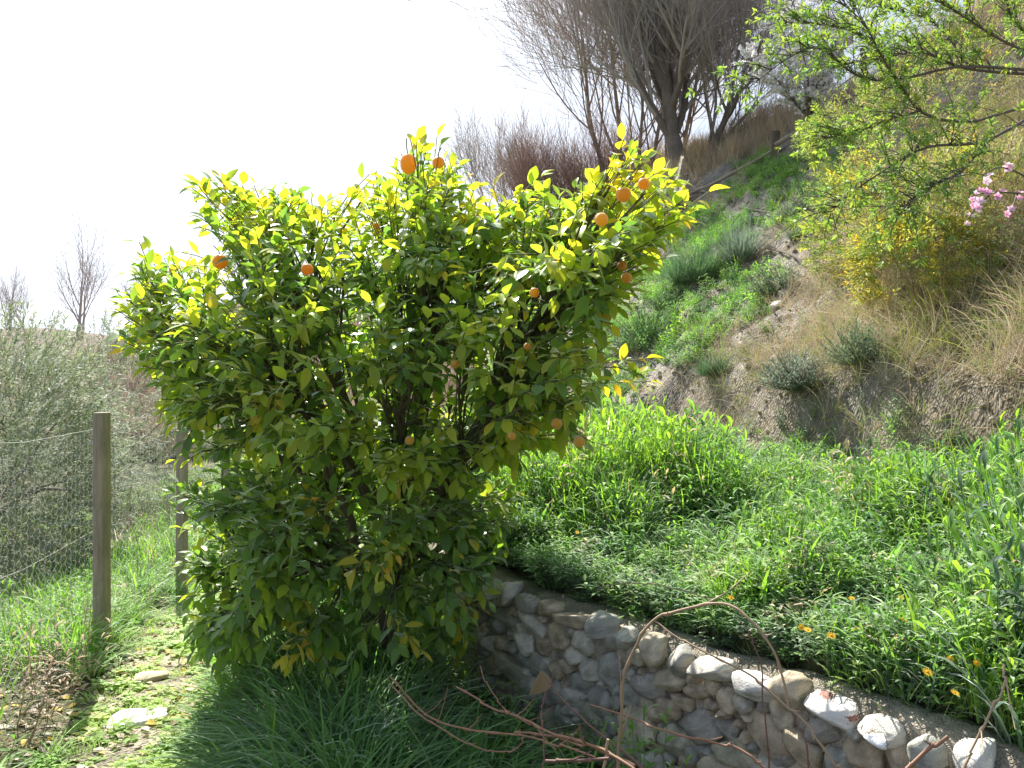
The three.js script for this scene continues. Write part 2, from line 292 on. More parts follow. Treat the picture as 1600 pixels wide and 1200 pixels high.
// ---------------------------------------------------------------- stone retaining wall
{
  const wall = thing('stone_wall', 'low retaining wall of rounded river stones in pale mortar', 'wall', new V3(1.33, 0, -2.14), null, 'thing');
  const base = wall.position, r = rng(5);
  const run = [[2.75, -0.13], [1.33, -2.14], [-0.13, -4.2], [-0.75, -5.6]], len = [0];
  for (let k = 1; k < run.length; k++) len.push(len[k - 1] + Math.hypot(run[k][0] - run[k - 1][0], run[k][1] - run[k - 1][1]));
  const total = len[len.length - 1];
  const on = (l) => { let k = 1; while (k < run.length - 1 && l > len[k]) k++; const f = (l - len[k - 1]) / (len[k] - len[k - 1]), a = run[k - 1], b = run[k], dx = (b[0] - a[0]) / (len[k] - len[k - 1]), dz = (b[1] - a[1]) / (len[k] - len[k - 1]); return { x: lerp(a[0], b[0], f), z: lerp(a[1], b[1], f), tx: dx, tz: dz, nx: -dz * 1, nz: dx * 1 }; };
  const top = (l) => 0.6 + 0.03 * noise2(l * 1.7, 3) + 0.012 * noise2(l * 6, 8);
  { // mortar body: front, rounded shoulder, top, back
    const prof = [[0.025, -0.25], [0.024, 0.0], [0.025, 0.2], [0.025, 0.42], [0.028, 0.53], [0.05, 0.58], [0.09, 0.6], [0.14, 0.605], [0.18, 0.59], [0.22, 0.55], [0.25, 0.3]], P = [], U = [], I = [], nl = Math.ceil(total / 0.05);
    for (let i = 0; i <= nl; i++) { const l = i / nl * total, o = on(l), dy = top(l) - 0.6; prof.forEach(([a, y], k) => { const e = 0.03 * fbm2(l * 7, k * 1.9, 3) + 0.016 * noise2(l * 22, k * 3.1); P.push(o.x + o.nx * (a + e) - base.x, y + dy * sst(0.3, 0.6, y) + e * 0.6, o.z + o.nz * (a + e) - base.z); U.push(l * 2.2, k * 0.18); }); }
    const m = prof.length; for (let i = 0; i < nl; i++) for (let k = 0; k < m - 1; k++) { const a = i * m + k; I.push(a, a + 1, a + m, a + m, a + 1, a + m + 1); }
    const g = new THREE.BufferGeometry(); g.setAttribute('position', new THREE.Float32BufferAttribute(P, 3)); g.setAttribute('uv', new THREE.Float32BufferAttribute(U, 2)); g.setIndex(I); g.computeVertexNormals();
    part('mortar', g, mortarMat, wall);
  }
  const stone = (l, y, hw, hh, depth, rot, mat, k, out = 0) => {
    const o = on(l), X = new V3(o.tx, 0, o.tz), Y = new V3(0, 1, 0), Z = new V3(-o.nx, 0, -o.nz), c = Math.cos(rot), s = Math.sin(rot);
    const x2 = X.clone().multiplyScalar(c).addScaledVector(Y, s), y2 = Y.clone().multiplyScalar(c).addScaledVector(X, -s);
    const m = part('stone', stoneGeos[k % stoneGeos.length], mat, wall);
    m.matrixAutoUpdate = true;
    const M = new THREE.Matrix4().makeBasis(x2.multiplyScalar(hw), y2.multiplyScalar(hh), Z.clone().multiplyScalar(depth)); M.setPosition(o.x - base.x - o.nx * out, y, o.z - base.z - o.nz * out);
    M.decompose(m.position, m.quaternion, m.scale); return m;
  };
  // top course: larger stones set along the edge
  let l = 2.05; const placed = []; let n = 0;
  while (l < 5.7) {
    const hw = 0.046 + r() * 0.056, hh = 0.036 + r() * 0.03, y = top(l) - 0.03 - r() * 0.03, o = on(l + hw), q = proj(new V3(o.x, y, o.z));
    let mat = pick(stoneMats, r); if (q.d > 0) { if (q.u > 1500 && q.u < 1640) mat = whiteStone; else if (q.u > 1330 && q.u < 1425) mat = 'paint'; else if (q.u > 1255 && q.u < 1330) mat = 'red'; else if (q.u > 1120 && q.u < 1200) mat = whiteStone; }
    if (mat === 'paint') mat = std(1, 1, 1, 0.85, { map: paintMap, bumpMap: stoneBump, bumpScale: 0.006 }); else if (mat === 'red') mat = std(0.9, 0.88, 0.86, 0.85, { map: redMap, bumpMap: stoneBump, bumpScale: 0.006 });
    stone(l + hw, y, hw, hh, 0.07 + r() * 0.02, (r() - 0.5) * 0.35, mat, n++, 0.0 - 0.02); placed.push([l + hw, y, hw * 1.0, hh]);
    l += hw * 2 + 0.008 + r() * 0.015;
  }
  const asp = 0.62; // the rest is packed below, largest first
  for (const [lo, hi, tries] of [[0.058, 0.07, 120], [0.044, 0.058, 900], [0.034, 0.046, 7000], [0.024, 0.034, 7000], [0.015, 0.022, 2500]]) for (let k = 0; k < tries; k++) {
    const hh = lerp(lo, hi, r()), hw = hh / asp * (0.7 + r() * 0.6), x = 2.05 + r() * 3.6, y = -0.06 + r() * 0.6;
    if (y + hh > top(x) - 0.06) continue;
    let ok = true; for (const [a, b, c, d] of placed) { const ex = (x - a) / (hw + c), ey = (y - b) / (hh + d); if (ex * ex + ey * ey < 0.63) { ok = false; break; } }
    if (!ok) continue;
    placed.push([x, y, hw, hh]); stone(x, y, hw, hh, 0.036 + hh * 0.3, (r() - 0.5) * 0.9 - 0.05, pick(stoneMats, r), n++, -0.03 + r() * 0.025);
  }
  console.log('wall stones', n);
}

// ---------------------------------------------------------------- grass and weeds
function tuft(seed, n, L, w, spreadR, lean, curve, seg = 4) { const r = rng(seed), m = new MB(true); for (let k = 0; k < n; k++) { const a = r() * 6.283, q = Math.sqrt(r()) * spreadR, b = 0.78 + r() * 0.44; m.col = [b * (0.92 + r() * 0.16), b, b * (0.85 + r() * 0.3)]; m.blade(Math.cos(a) * q, -0.02, Math.sin(a) * q, a + (r() - 0.5) * 1.6, L * (0.55 + r() * 0.6), w * (0.7 + r() * 0.6), lean * (0.2 + r()), curve * (0.35 + r()), seg, (r() - 0.5) * 1.2); } return m.geo(); }
function weed(seed, stems, hgt, leafL, leafW, per) { // leafy stems with lance-shaped leaves
  const r = rng(seed), m = new MB(true);
  for (let s = 0; s < stems; s++) {
    const a = r() * 6.283, lean = 0.15 + r() * 0.55, h = hgt * (0.6 + r() * 0.6), q = r() * 0.05, pts = []; let p = new V3(Math.cos(a) * q, -0.02, Math.sin(a) * q);
    for (let k = 0; k <= 5; k++) { pts.push(p.clone()); const th = lean * (1 - k / 8); p = p.clone().add(new V3(Math.sin(th) * Math.cos(a), Math.cos(th), Math.sin(th) * Math.sin(a)).multiplyScalar(h / 5)); }
    m.col = [0.75, 0.8, 0.7]; m.tube(pts, (f) => 0.0022 * (1 - 0.6 * f), 3, false);
    for (let k = 0; k < per; k++) {
      const f = 0.15 + 0.85 * (k + r() * 0.5) / per, i = Math.min(4, Math.floor(f * 5)), o = pts[i].clone().lerp(pts[i + 1], f * 5 - i), az = k * 2.4 + r(), up = 0.25 + r() * 0.6 + (f > 0.9 ? 0.5 : 0), d = new V3(Math.cos(az) * Math.cos(up), Math.sin(up), Math.sin(az) * Math.cos(up)), b = 0.8 + r() * 0.4;
      m.col = [b * (0.9 + r() * 0.2), b, b * (0.8 + r() * 0.4)]; m.leaf(o, d, new V3((r() - 0.5) * 0.6, 1, (r() - 0.5) * 0.6), leafL * (0.6 + r() * 0.6), leafW * (0.7 + r() * 0.6), 0.3, 0.3 + r() * 0.3, 3, 0.85);
    }
  }
  return m.geo();
}
grassMat.vertexColors = true; strawMat.vertexColors = true;
const LIME = [0.31, 0.53, 0.035], MID = [0.16, 0.36, 0.04], DEEP = [0.1, 0.21, 0.06], BLUEG = [0.12, 0.22, 0.11], YEL = [0.42, 0.45, 0.09], STRAW = [0.56, 0.45, 0.28], TAN = [0.42, 0.32, 0.2], GREYST = [0.5, 0.45, 0.36];
const tuftA = tuft(301, 18, 0.28, 0.007, 0.05, 0.35, 1.3), tuftB = tuft(302, 14, 0.3, 0.013, 0.06, 0.3, 1.5, 5), tuftC = tuft(303, 22, 0.15, 0.006, 0.06, 0.45, 1.0, 3);
const weedA = weed(311, 5, 0.24, 0.065, 0.013, 13), weedB = weed(312, 6, 0.18, 0.045, 0.013, 12), weedC = weed(313, 3, 0.3, 0.11, 0.02, 12), clover = weed(314, 7, 0.09, 0.035, 0.022, 5);
{ // terrace
  const r = rng(21), list = [];
  for (let k = 0; k < 130000 && list.length < 28000; k++) {
    const x = -1.6 + r() * 7, z = -13.5 + r() * 12.5, w = wd(x, z); if (w < 0.11) continue; const [s] = st(x, z);
    const n = fbm2(x * 1.2 + 3, z * 1.2, 3), m = fbm2(x * 3.3, z * 3.3 + 5, 2);
    if (w < 0.16 + m * 0.12) continue;
    if (s > -0.05 + n * 1.8 + m * 0.5 || (s > -0.6 && r() < sst(-0.6, 0.1, s - n * 0.8) * 0.85)) continue;
    const p = onGround(x, z); if (!inFrame(p, 200)) continue;
    if (p.z < -9 && r() < 0.4) continue;
    if (fbm2(x * 2.2 + 40, z * 2.2, 2) < -0.2 && w > 0.4 && r() < 0.82) continue;
    const near = sst(0.3, 0.8, w), hgt = (0.62 + 1.3 * sst(-0.25, 0.4, n + 0.7 * m)) * (0.75 + 0.5 * r()) * lerp(0.62, 1, near) * (1 - 0.5 * sst(-1.3, -0.2, s - n * 0.6));
    const which = r(), g = which < 0.24 ? 0 : which < 0.29 ? 1 : which < 0.44 ? 2 : which < 0.64 ? 3 : which < 0.84 ? 4 : which < 0.87 ? 5 : 6;
    let c = mixc(MID, LIME, sst(-0.25, 0.45, n * 0.6 + m * 0.8 + (r() - 0.5) * 0.8)); const patch = fbm2(x * 2.1 - 9, z * 2.1, 2); if (r() < 0.1 + 0.28 * sst(0.05, 0.35, patch)) c = r() < 0.5 ? BLUEG : DEEP; else if (r() < 0.08) c = DEEP; else if (r() < 0.04) c = STRAW;
    const sc = (0.6 + r() * 0.45) * (g === 6 ? 1 : 1);
    list.push([spin(p, r() * 6.28, sc * lerp(0.8, 1.05, hgt), sc * hgt * 1.3, r() * 0.25, r() * 6.28), jit(c, r, 0.22), g]);
  }
  scatter('terrace_grass', 'lush green grass and weeds covering the terrace above the wall', 'grass', [tuftA, tuftB, tuftC, weedA, weedB, weedC, clover], grassMat, list, 'tuft');
}
{ // lower ground: verge, under the fence, path edges
  const r = rng(22), list = [], long = [];
  for (let k = 0; k < 60000 && list.length < 12000; k++) {
    const x = -9 + r() * 9.5, z = -24 + r() * 22.5, w = wd(x, z); if (w > -0.05 && z > -9) continue;
    const p = onGround(x, z); if (!inFrame(p, 150)) continue;
    const pd = pathDist(x, z), n = fbm2(x * 1.3, z * 1.3 + 9, 3), fx = x - (-1.647 + 0.17 * z), m = fbm2(x * 4, z * 4, 2);
    if (z < -12 && r() < 0.5) continue;
    if (Math.hypot(x + 0.35, z + 3.3) < 1.0 && r() < 0.8) continue;
    let hgt, c, g;
    if (pd < 0.28) { if (pd < -0.05 + m * 0.4) continue; hgt = 0.22 + r() * 0.2; g = r() < 0.5 ? 2 : 6; c = mixc(LIME, YEL, r() * 0.5); }
    else { if (((x + 2.5) / 0.62) ** 2 + ((z + 3.65) / 0.85) ** 2 < 1 + m && r() < 0.93) continue; if (n < -0.22 && r() < 0.5) continue; hgt = (0.6 + 0.9 * sst(-0.25, 0.4, n)) * sst(0.28, 0.55, pd) + 0.25; g = pick([0, 0, 1, 1, 2, 3, 4], r); c = mixc(MID, LIME, r() * 0.8); if (fx < -1.2 && r() < 0.6) c = mixc(DEEP, TAN, r() * 0.7); else if (r() < 0.09) c = STRAW; }
    const sc = 0.8 + r() * 0.5; list.push([spin(p, r() * 6.28, sc, sc * hgt, r() * 0.3, r() * 6.28), jit(c, r, 0.22), g]);
  }
  scatter('verge_grass', 'rough green grass beside the dirt path and wire fence', 'grass', [tuftA, tuftB, tuftC, weedA, weedB, weedC, clover], grassMat, list, 'tuft');
}
{ // long-leaved tussocks in the shade below the citrus tree
  const r = rng(23), geos = [tuft(321, 30, 0.55, 0.011, 0.09, 0.3, 1.7, 6), tuft(322, 26, 0.48, 0.014, 0.1, 0.4, 1.9, 6)], list = [];
  for (let k = 0; k < 2600 && list.length < 250; k++) {
    const x = -1.75 + r() * 1.75, z = -4.35 + r() * 1.75; if (wd(x, z) > -0.3 || pathDist(x, z) < 0.48) continue; if (x > -0.45 && r() < 0.75) continue;
    const hg = (0.6 + r() * 0.5) * (1 - 0.45 * sst(-0.7, -0.1, x)) * sst(0.35, 0.75, pathDist(x, z));
    list.push([spin(onGround(x, z), r() * 6.28, 0.8 + r() * 0.4, hg, r() * 0.2, r() * 6.28), jit(mixc(MID, [0.13, 0.3, 0.06], r()), r, 0.2), r() < 0.5 ? 0 : 1]);
  }
  scatter('tussock_grass', 'long dark green grass in the shade under the citrus tree', 'grass', geos, grassMat, list, 'tuft');
}
{ // green patches and dry grass on the slope
  const r = rng(24), green = [], dry = [], gold = [];
  const dryA = tuft(331, 18, 0.34, 0.005, 0.06, 0.9, 1.5, 4), dryB = tuft(332, 14, 0.5, 0.005, 0.05, 0.8, 1.9, 5), dryC = tuft(333, 20, 0.16, 0.004, 0.07, 1.0, 0.8, 3), goldA = tuft(334, 22, 0.55, 0.006, 0.1, 0.25, 0.7, 4), mat = tuft(335, 16, 0.22, 0.0045, 0.1, 1.35, 0.5, 3);
  const spots = [[1205, 270, 75, 36, 0.9], [1150, 300, 60, 26, 0.6], [1080, 385, 70, 40, 1], [1130, 430, 60, 35, 0.9], [1150, 480, 60, 40, 0.8], [1010, 520, 70, 40, 0.9], [1060, 545, 60, 30, 0.8], [1240, 300, 40, 25, 0.6], [1200, 520, 25, 15, 0.6], [1280, 260, 50, 30, 0.6], [960, 520, 50, 60, 0.9], [1320, 240, 50, 40, 0.5], [1260, 640, 60, 40, 0.2], [1180, 690, 60, 40, 0.45], [1400, 660, 50, 30, 0.5], [1110, 350, 80, 35, 0.75], [1040, 440, 60, 50, 0.9], [1180, 445, 60, 30, 0.7], [1090, 500, 60, 40, 0.7], [1225, 345, 50, 30, 0.5], [1310, 300, 50, 40, 0.5], [960, 600, 60, 40, 0.5], [1250, 690, 80, 40, 0.4]];
  for (let k = 0; k < 140000; k++) {
    const x = -1 + r() * 14, z = -27 + r() * 24, [s, t] = st(x, z); if (s < 0 || wd(x, z) < 0.5) continue;
    const p = onGround(x, z); if (!inFrame(p, 60)) continue; const q = proj(p), n = fbm2(x * 1.5, z * 1.5, 3), m = fbm2(x * 0.7 + 20, z * 0.7, 2);
    const az = Math.atan2(-0.43, -0.9) + Math.PI; // downhill
    if (s > 7.4 - 0.47 * (t - 6.3) + 0.3 + n * 0.5 && t > 3) { if (gold.length < 2600 && r() < 0.4) gold.push([spin(p, r() * 6.28, 0.9 + r() * 0.5, 0.7 + r() * 0.6, r() * 0.3, r() * 6.28), jit(mixc(STRAW, TAN, r() * 0.5), r), 0]); continue; }
    let g = 0; for (const [u, v, a, b, k2] of spots) { const e = Math.hypot((q.u - u) / a, (q.v - v) / b); g = Math.max(g, k2 * sst(1.15, 0.55, e * 1.2 + n * 1.2)); }
    if (g > 0 && r() < g * 0.36) { if (green.length < 9000) green.push([spin(p, r() * 6.28, 0.7 + r() * 0.5, 0.5 + r() * 0.6, r() * 0.4, r() * 6.28), jit(mixc(MID, r() < 0.4 ? BLUEG : LIME, r() * 0.7), r), pick([0, 2, 3, 4, 6], r)]); continue; }
    const right = sst(1.0, -0.5, t + n * 1.4) * sst(-0.2, 0.35, s + n * 0.7), dens = 0.03 + 0.05 * sst(0, 0.35, n) + 0.6 * right;
    if (dry.length < 20000 && r() < dens * 0.9) {
      const kind = r() < right * 0.5 ? 1 : r() < 0.18 ? 0 : r() < 0.55 ? 2 : 3, tl = 0.5 + r() * 0.7;
      const mm = spin(p, r() * 6.28, 0.8 + r() * 0.5, 0.7 + r() * 0.5); // lean the tuft downhill
      mm.premultiply(new THREE.Matrix4().makeTranslation(-p.x, -p.y, -p.z)).premultiply(new THREE.Matrix4().makeRotationAxis(new V3(-0.43, 0, -0.9).normalize(), tl)).premultiply(new THREE.Matrix4().makeTranslation(p.x, p.y, p.z)); void az;
      let c = mixc(STRAW, pick([TAN, GREYST], r), r()); if (right > 0.5 && r() < 0.18) c = mixc(YEL, MID, r() * 0.7); else if (r() < 0.07) c = mixc(MID, STRAW, 0.4);
      dry.push([mm, jit(c, r), kind]);
    }
  }
  console.log('slope', green.length, dry.length, gold.length);
  scatter('slope_weeds', 'patches of green weeds growing on the bare slope', 'weeds', [tuftA, tuftB, tuftC, weedA, weedB, weedC, clover], grassMat, green, 'tuft');
  scatter('dry_grass', 'straw coloured dead grass hanging down the slope', 'grass', [dryA, dryB, dryC, mat], strawMat, dry, 'tuft');
  scatter('golden_grass', 'tall golden dry grass beyond the pole rail on the hilltop', 'grass', [goldA], strawMat, gold, 'tuft');
}
{ // crumbled earth and small stones on the slope and the bank
  const r = rng(25), list = [];
  for (let k = 0; k < 90000 && list.length < 13000; k++) {
    const x = -1 + r() * 11, z = -20 + r() * 16, [s] = st(x, z); if (s < -0.15 || s > 7 || wd(x, z) < 0.5) continue; const p = onGround(x, z); if (!inFrame(p, 30)) continue;
    const big = Math.pow(r(), 6), sz = 0.006 + 0.03 * big; if (r() < 0.5 && s > 1.2) continue;
    const c = r() < 0.06 ? [0.5, 0.47, 0.42] : mixc([0.34, 0.3, 0.245], [0.26, 0.2, 0.13], r());
    list.push([spin(p, r() * 6.28, sz, sz * (0.5 + r() * 0.5), r() * 0.8, r() * 6.28), jit(c, r, 0.18), Math.floor(r() * 4)]);
  }
  scatter('slope_gravel', 'crumbled earth and pebbles strewn over the bank', 'gravel', rockGeos, std(1, 1, 1, 0.95, { bumpMap: stoneBump, bumpScale: 0.003 }), list, 'pebble');
  // litter on the path and the lower corner
  const lit = [], leafy = new MB(); leafy.leaf(new V3(0, 0, 0), new V3(1, 0, 0), new V3(0, 1, 0), 0.06, 0.03, 0.3, 0.35, 3); const lg = leafy.geo();
  for (let k = 0; k < 20000 && lit.length < 900; k++) {
    const x = -4 + r() * 4, z = -8 + r() * 6, pd = pathDist(x, z); if (wd(x, z) > -0.05) continue; if (pd > 0.25 && ((x + 2.5) / 0.62) ** 2 + ((z + 3.65) / 0.85) ** 2 > 1 && r() < 0.93) continue; const p = onGround(x, z, 0.008 + r() * 0.01); if (!inFrame(p, 30)) continue;
    lit.push([spin(p, r() * 6.28, 0.5 + r() * 0.7, 0.5 + r() * 0.8, (r() - 0.5) * 0.9, r() * 6.28), jit(r() < 0.2 ? [0.6, 0.42, 0.08] : mixc([0.45, 0.33, 0.2], [0.6, 0.52, 0.4], r()), r), 0]);
  }
  scatter('leaf_litter', 'dry fallen leaves on the dirt path and verge', 'litter', [lg], leafMat(1, 1, 1, 0.25, 0.1, 0.5), lit, 'leaf_litter');
}

// ---------------------------------------------------------------- citrus tree
{
  const D = 4.3, DD = (u) => D - 0.9 * sst(680, 960, u), outline = [[198, 515], [225, 480], [238, 410], [270, 398], [300, 440], [335, 420], [322, 310], [345, 288], [395, 300], [430, 330], [465, 296], [500, 318], [545, 325], [576, 322], [588, 285], [612, 300], [628, 250], [660, 222], [690, 226], [722, 275], [742, 300], [752, 335], [800, 325], [828, 325], [838, 300], [870, 310], [905, 300], [935, 290], [962, 258], [990, 246], [1030, 275], [1075, 335], [1050, 360], [1028, 395], [1008, 440], [972, 462], [948, 510], [935, 555], [930, 600], [915, 640], [915, 690], [850, 700], [800, 745], [795, 840], [770, 880], [748, 960], [735, 1000], [700, 1025], [640, 1005], [560, 1055], [480, 1030], [440, 1050], [390, 1040], [320, 1010], [308, 900], [290, 830], [285, 740], [265, 660], [262, 590], [228, 560]];
  const inside = (u, v) => { let c = false; for (let i = 0, j = outline.length - 1; i < outline.length; j = i++) { const [a, b] = outline[i], [e, f] = outline[j]; if ((b > v) !== (f > v) && u < (e - a) * (v - b) / (f - b) + a) c = !c; } return c; };
  const edge = (u, v) => { let b = 1e9; for (let i = 0, j = outline.length - 1; i < outline.length; j = i++) { const [ax, ay] = outline[j], [bx, by] = outline[i], dx = bx - ax, dy = by - ay, f = clamp(((u - ax) * dx + (v - ay) * dy) / (dx * dx + dy * dy), 0, 1); b = Math.min(b, Math.hypot(u - ax - dx * f, v - ay - dy * f)); } return b; };
  const r = rng(31), base = new V3(-0.62, lower(-0.62, -4.25), -4.25);
  const tree = thing('citrus_tree', 'bushy citrus tree with glossy yellow-green leaves and a few ripe oranges', 'tree', base);
  const loc = (p) => p.clone().sub(base);
  const FRUIT = [[638, 256, 4.15, 24, 1.28], [685, 254, 4.25, 18, 1], [344, 409, 4.1, 22, 1], [480, 421, 3.75, 18, 1], [974, 304, 4.1, 23, 1], [1006, 287, 4.15, 18, 1], [940, 343, 4.0, 20, 1], [835, 457, 3.75, 15, 1], [972, 415, 4.15, 15, 1], [979, 434, 4.05, 17, 1], [588, 353, 4.1, 11, 1], [870, 662, 3.95, 17, 1], [905, 690, 4.0, 17, 1], [824, 541, 3.7, 11, 1], [711, 569, 3.45, 14, 1], [800, 681, 3.6, 13, 1], [640, 688, 3.5, 14, 1]];
  for (const F of FRUIT) { F[2] += DD(F[0]) - D - 0.14; F[3] *= 1.08; }
  const tips = [];
  for (let k = 0; k < 60000 && tips.length < 2150; k++) {
    const u = 200 + r() * 880, v = 220 + r() * 840; if (!inside(u, v)) continue; const e = edge(u, v), f = 1 - Math.min(1, e / 270), half = 1.12 * Math.sqrt(Math.max(0, 1 - f * f)), sg = r() < 0.56 ? 1 : -1, q = Math.pow(r(), 0.5);
    const p = at(u, v, DD(u)); p.z += sg * q * half * (sg < 0 ? 1 - 0.55 * sst(680, 960, u) : 1);
    if (e < 10 && r() < 0.5) continue;
    if (noise3(p.x * 2.6 + 5, p.y * 2.6, p.z * 2.6) < -0.3 && v > 560) continue;
    if (wd(p.x, p.z) > -0.12 && p.y < 0.8) continue;
    if (p.y < 0.14) continue;
    if (u > 560 && u < 760 && v > 700 && v < 930 && sg > 0 && r() < 0.3) continue; // open lower middle where limbs show
    if (v < 700 && r() < 0.12) continue;
    tips.push({ p, yellow: r() < 0.012, flush: p.y > 1.15 && (e < 70 || q > 0.8) && r() < 0.7 }); // lighter new growth outside and high up; darker leaves elsewhere also stand in for shade
  }
  for (const [u, v, d, y] of [[240, 412, 4.2], [268, 402, 4.2], [332, 304, 4.3], [350, 296, 4.2], [372, 296, 4.3, 1], [462, 300, 4.3], [520, 345, 4.3], [592, 290, 4.3], [604, 300, 4.2], [640, 244, 4.2], [668, 226, 4.3], [688, 230, 4.2], [705, 262, 4.3, 1], [728, 285, 4.2, 1], [738, 322, 4.2, 1], [700, 330, 4.1, 1], [846, 312, 4.2], [860, 330, 4.1], [800, 358, 4.2], [925, 300, 4.4], [980, 256, 4.3, 1], [1000, 252, 4.3, 1], [1015, 268, 4.3, 1], [1030, 300, 4.3, 1], [965, 285, 4.3, 1], [1070, 342, 4.3, 1], [1052, 350, 4.3, 1], [1040, 402, 4.4], [203, 516, 4.2], [222, 540, 4.2], [1024, 558, 4.4, 1], [1018, 596, 4.4, 1], [1000, 585, 4.4], [908, 680, 4.2], [880, 650, 4.1], [700, 965, 3.4], [735, 965, 3.5], [548, 892, 3.3, 1], [600, 908, 3.3, 1], [620, 1012, 3.35], [655, 1015, 3.4, 1], [440, 1032, 3.4, 1], [545, 1040, 3.35], [340, 985, 3.6], [430, 625, 3.4, 1], [325, 652, 3.7, 1], [625, 757, 3.4, 1]]) tips.push({ p: at(u, v, d - D + DD(u)), yellow: !!y });
  for (let k = 0; k < 900 && tips.length < 2150 + 47 + 110; k++) { // shoots standing out of the crown
    const i = Math.floor(r() * outline.length), a = outline[i], b = outline[(i + 1) % outline.length], f = r(), u = lerp(a[0], b[0], f), v = lerp(a[1], b[1], f); if (v > 620 && r() < 0.85) continue; if (v > 980) continue;
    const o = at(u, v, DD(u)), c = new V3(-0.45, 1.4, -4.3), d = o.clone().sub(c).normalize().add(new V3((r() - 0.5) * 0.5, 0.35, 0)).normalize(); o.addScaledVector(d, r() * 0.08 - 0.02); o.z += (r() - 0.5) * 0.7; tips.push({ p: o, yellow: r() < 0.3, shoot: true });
  }
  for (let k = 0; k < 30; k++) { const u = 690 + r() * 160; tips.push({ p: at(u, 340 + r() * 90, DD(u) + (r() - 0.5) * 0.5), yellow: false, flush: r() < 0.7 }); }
  for (let k = 0; k < 46; k++) tips.push({ p: at(630 + r() * 155, 730 + r() * 235, 3.5 + r() * 0.5), yellow: false });
  for (let k = 0, n = 0; k < 900 && n < 190; k++) { const p = at(330 + r() * 440, 640 + r() * 360, 4.3); p.z -= 0.15 + r() * 0.7; if (p.y < 0.3 || (wd(p.x, p.z) > -0.15 && p.y < 0.95)) continue; tips.push({ p, yellow: false }); n++; }
  // limbs to clusters of twigs
  const K = 17, cen = []; for (let k = 0; k < K; k++) cen.push(tips[Math.floor((k + 0.5) * tips.length / K)].p.clone());
  for (let it = 0; it < 7; it++) { const sum = cen.map(() => [new V3(), 0]); for (const t of tips) { let b = 1e9; cen.forEach((c, k) => { const d = c.distanceToSquared(t.p); if (d < b) { b = d; t.k = k; } }); sum[t.k][0].add(t.p); sum[t.k][1]++; } sum.forEach(([s, n], k) => n && cen[k].copy(s.multiplyScalar(1 / n))); }
  const stemTops = [new V3(-0.75, 0.5, -4.3), new V3(-0.55, 0.62, -4.2), new V3(-0.33, 0.5, -4.32), new V3(-0.62, 0.4, -4.05)], stems = stemTops.map((q, k) => pathOf(base.clone().add(new V3((k - 1.5) * 0.05, -0.05, (k % 2) * 0.06)), q, new V3((k - 1.5) * 0.12, 1, 0).normalize(), 0.5, 5, 0.03, r));
  stems.forEach((s) => part('trunk', new MB().tube(s.map(loc), (f) => lerp(0.055, 0.036, f), 9).geo(), barkDark, tree));
  const twig = new MB(), leaves = [];
  const sub = [];
  cen.forEach((c, k) => {
    const s = stemTops.reduce((a, b) => b.distanceTo(c) < a.distanceTo(c) ? b : a), up = new V3((c.x - s.x) * 0.4, 1, (c.z - s.z) * 0.4).normalize(), P = pathOf(s, c, up, 0.42, 8, 0.035, r);
    part('limb', new MB().tube(P.map(loc), (f) => lerp(0.03, 0.011, f), 7).geo(), barkDark, tree);
    const mine = tips.filter((t) => t.k === k), n2 = Math.max(2, Math.round(mine.length / 11)), c2 = []; for (let j = 0; j < n2; j++) c2.push(mine[Math.floor((j + 0.5) * mine.length / n2)].p.clone());
    for (let it = 0; it < 4; it++) { const sum = c2.map(() => [new V3(), 0]); for (const t of mine) { let b = 1e9; c2.forEach((q, j) => { const d = q.distanceToSquared(t.p); if (d < b) { b = d; t.j = j; } }); sum[t.j][0].add(t.p); sum[t.j][1]++; } sum.forEach(([q, n], j) => n && c2[j].copy(q.multiplyScalar(1 / n))); }
    c2.forEach((q, j) => {
      const i = 3 + Math.floor(r() * 5), a = P[i], Q = pathOf(a, q.clone().lerp(a, 0.08), P[Math.min(8, i + 1)].clone().sub(P[i - 1]).normalize(), 0.35, 6, 0.06, r);
      part('branch', new MB().tube(Q.map(loc), (f) => lerp(0.011, 0.0045, f), 5).geo(), barkDark, tree);
      for (const t of mine) if (t.j === j) { const i2 = 2 + Math.floor(r() * 4), d0 = Q[Math.min(6, i2 + 1)].clone().sub(Q[i2 - 1]).normalize(); const T = pathOf(Q[i2], t.p, d0.add(new V3(0, 0.35, 0)).normalize(), 0.45, 5, 0.05, r); t.path = T; t.dead = FRUIT.some(([u, v, d, dia]) => T.some((q) => { const e = proj(q); return e.d < d + 0.02 && Math.hypot(e.u - u, e.v - v) < dia * 0.8 + 4; })); if (!t.dead) twig.tube(T.map(loc), (f) => lerp(0.0042, 0.002, f), 4, false); }
    });
  });
  const palette = [[0.24, 0.42, 0.03], [0.15, 0.29, 0.035], [0.38, 0.56, 0.03], [0.52, 0.63, 0.03], [0.61, 0.65, 0.03], [0.82, 0.7, 0.03], [0.18, 0.34, 0.045], [0.84, 0.55, 0.03]];  // deep greens darkened so lower-crown shade is partly in the leaf colour
  const leafGeos = [0, 1, 2].map((k) => { const m = new MB(); m.tube([new V3(0, 0, 0), new V3(0, 0.07, 0.004), new V3(0, 0.13, 0)], () => 0.012, 3, false); m.leaf(new V3(0, 0.12, 0), new V3(0, 1, 0), new V3(0, 0, 1), 0.9, [0.46, 0.42, 0.5][k], [0.3, 0.5, 0.18][k], [0.22, 0.4, 0.12][k], 5, [0.95, 0.85, 1][k]); return m.geo(); });
